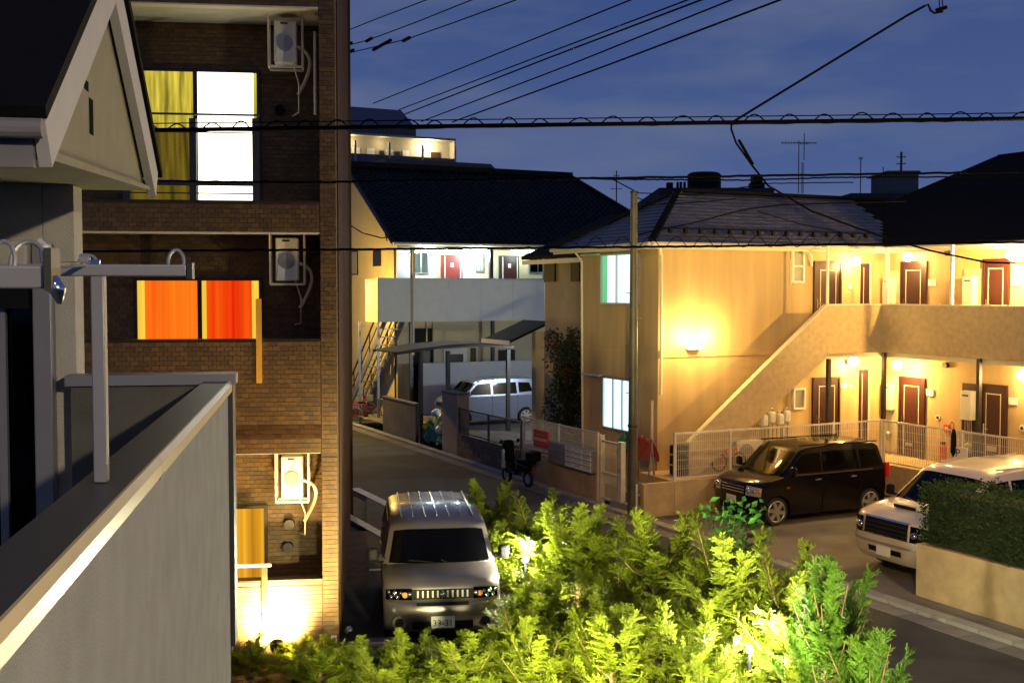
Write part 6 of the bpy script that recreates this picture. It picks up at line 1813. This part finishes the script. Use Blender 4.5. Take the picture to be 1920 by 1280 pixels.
wv = [wp(1080 + 6*k, 455 + 11*math.sin(k*.75) - k*.04, Y2+.09) for k in range(90)]
MB().tube(wv, .0045, 5).build('lashing_wire', M['cable'], t3)
# drop line from the bracket out of sight down over the roof
t4 = thing('drop_line', 'black drop line slanting from the top right bracket to the bundle and down the roof', 'cable', WF, tuple(wp(1745, 12, Y1)))
MB().tube(lerp_px([(1733,12), (1700,30), (1372,230)], Y1-.05, 8), .014, 6).build('cable', M['cable'], t4)
MB().tube([wp(*q, Y1-.05+.004*i) for i, q in enumerate(((1372,230), (1371,242), (1380,268), (1410,310), (1440,348), (1520,395), (1600,425), (1668,448), (1745,470), (1850,492), (1990,496)))], .011, 6).build('cable', M['cable'], t4, smooth=True)
MB().tube([wp(*q, Y1-.04) for q in ((1385,262), (1412,309))], .016, 6).build('sleeve', M['cable'], t4)
t5 = thing('wire_bracket', 'small black insulator bracket at the upper right sky edge', 'bracket', WF, tuple(wp(1755, 10, Y1)))
MB().tube([wp(*q, Y1-.05) for q in ((1733,12), (1740,9), (1745,20), (1752,25), (1768,22))], .011, 6).build('arm', M['cable'], t5, smooth=True)
MB().bar(wp(1755,20,Y1), wp(1775,14,Y1), .035).build('insulator', M['cable'], t5)
for px in (1762, 1768): MB().tube([wp(px, 18, Y1), wp(px-3, -40, Y1)], .006, 5).build('stay', M['cable'], t5)
pd = AB.w(xw, yw).y
t6 = thing('service_wire', 'thin service wire sagging from the steel pole top across the slate roof', 'cable', WF, tuple(wp(1190, 365, pd)))
MB().tube([wp(*q, pd+.02*i) for i, q in enumerate(((1190,368), (1225,384), (1300,380), (1380,373)))], .012, 5).build('cable', M['cable'], t6, smooth=True)
MB().tube([wp(*q, pd-.02*i) for i, q in enumerate(((1100,335), (1150,337), (1190,358)))], .014, 5).build('cable', M['cable'], t6, smooth=True)
MB().tube([wp(*q, pd-.03*i) for i, q in enumerate(((1195,440), (1300,418), (1400,392), (1470,384), (1700,377)))], .014, 5).build('cable', M['cable'], t6, smooth=True)
MB().tube([wp(*q, pd-.03*i) for i, q in enumerate(((1420,396), (1500,420), (1600,440)))], .010, 5).build('cable', M['cable'], t6, smooth=True)
xg, zg_ = AB.on_x(732, 440, HG-.05)
t7 = thing('slack_wire', 'slack black wire hanging in front of the yellow gable', 'cable', WF, tuple(wp(640, 410, 40)))
MB().tube([wp(*q, 40) for q in ((600,385), (645,415), (680,437), (715,446), (735,444))], .022, 5).build('cable', M['cable'], t7, smooth=True)
for px in (722, 730): MB().tube([wp(px, 436, 40), wp(px+4, 452, 40)], .02, 5).build('clip', M['cable'], t7)

# ---------------------------------------------------------------- unseen lamps added for the light they throw into the view
def added_street_lamp(label, frame, loc, power, col, h0=0.0, arm=(-.8, 0), spot=None, aim=None):
    x, y, z = loc
    t = thing('added_street_lamp', label, 'street lamp', frame, (x-arm[0], y-arm[1], 0), 'street lamps')
    MB().tube([(x-arm[0], y-arm[1], 0), (x-arm[0], y-arm[1], z+.2), (x, y, z+.25)], .06, 10).build('post', M['galv'], t)
    MB().box(x-.3, y-.12, z+.08, x+.3, y+.12, z+.2).build('lamp_head', M['galv'], t, bevel=.03)
    MB().box(x-.25, y-.1, z+.05, x+.25, y+.1, z+.079).build('lamp_glass', M['lamp_warm'], t)
    lamp('added_street_light', frame, (x, y, z-.05), power, col, .12, spot, aim, .6)
added_street_lamp('street lamp on the right beyond the hedge', AB, (12.2, 8.6, 6.2), 800, (1,.74,.42), arm=(1.0, 0))
added_street_lamp('street lamp hidden behind the tiled block', AB, (12.4, 41.6, 5.2), 1500, (1,.62,.11), arm=(1.5, 0))
added_street_lamp('street lamp close to the balcony on the right', WF, (4.2, -3.2, 7.2), 1550, (1,.85,.62), arm=(.9, 0), spot=42, aim=(-1.5, 3.8, 4.5))
wl_ = thing('added_wall_lamp', 'cool white wall lamp behind the plain house', 'wall lamp', AB, (19.2, y1_md+.2, 3.0))  # added out of sight to brighten the small van and gallery panel
MB().box(19.0, y1_md+.01, 2.95, 19.4, y1_md+.16, 3.15).build('housing', M['galv'], wl_)
MB().box(19.03, y1_md+.161, 2.97, 19.37, y1_md+.175, 3.13).build('glass', M['lamp_cool'], wl_)
lamp('added_wall_light', AB, (19.2, y1_md+.45, 2.9), 520, (.70,.84,1), .1)
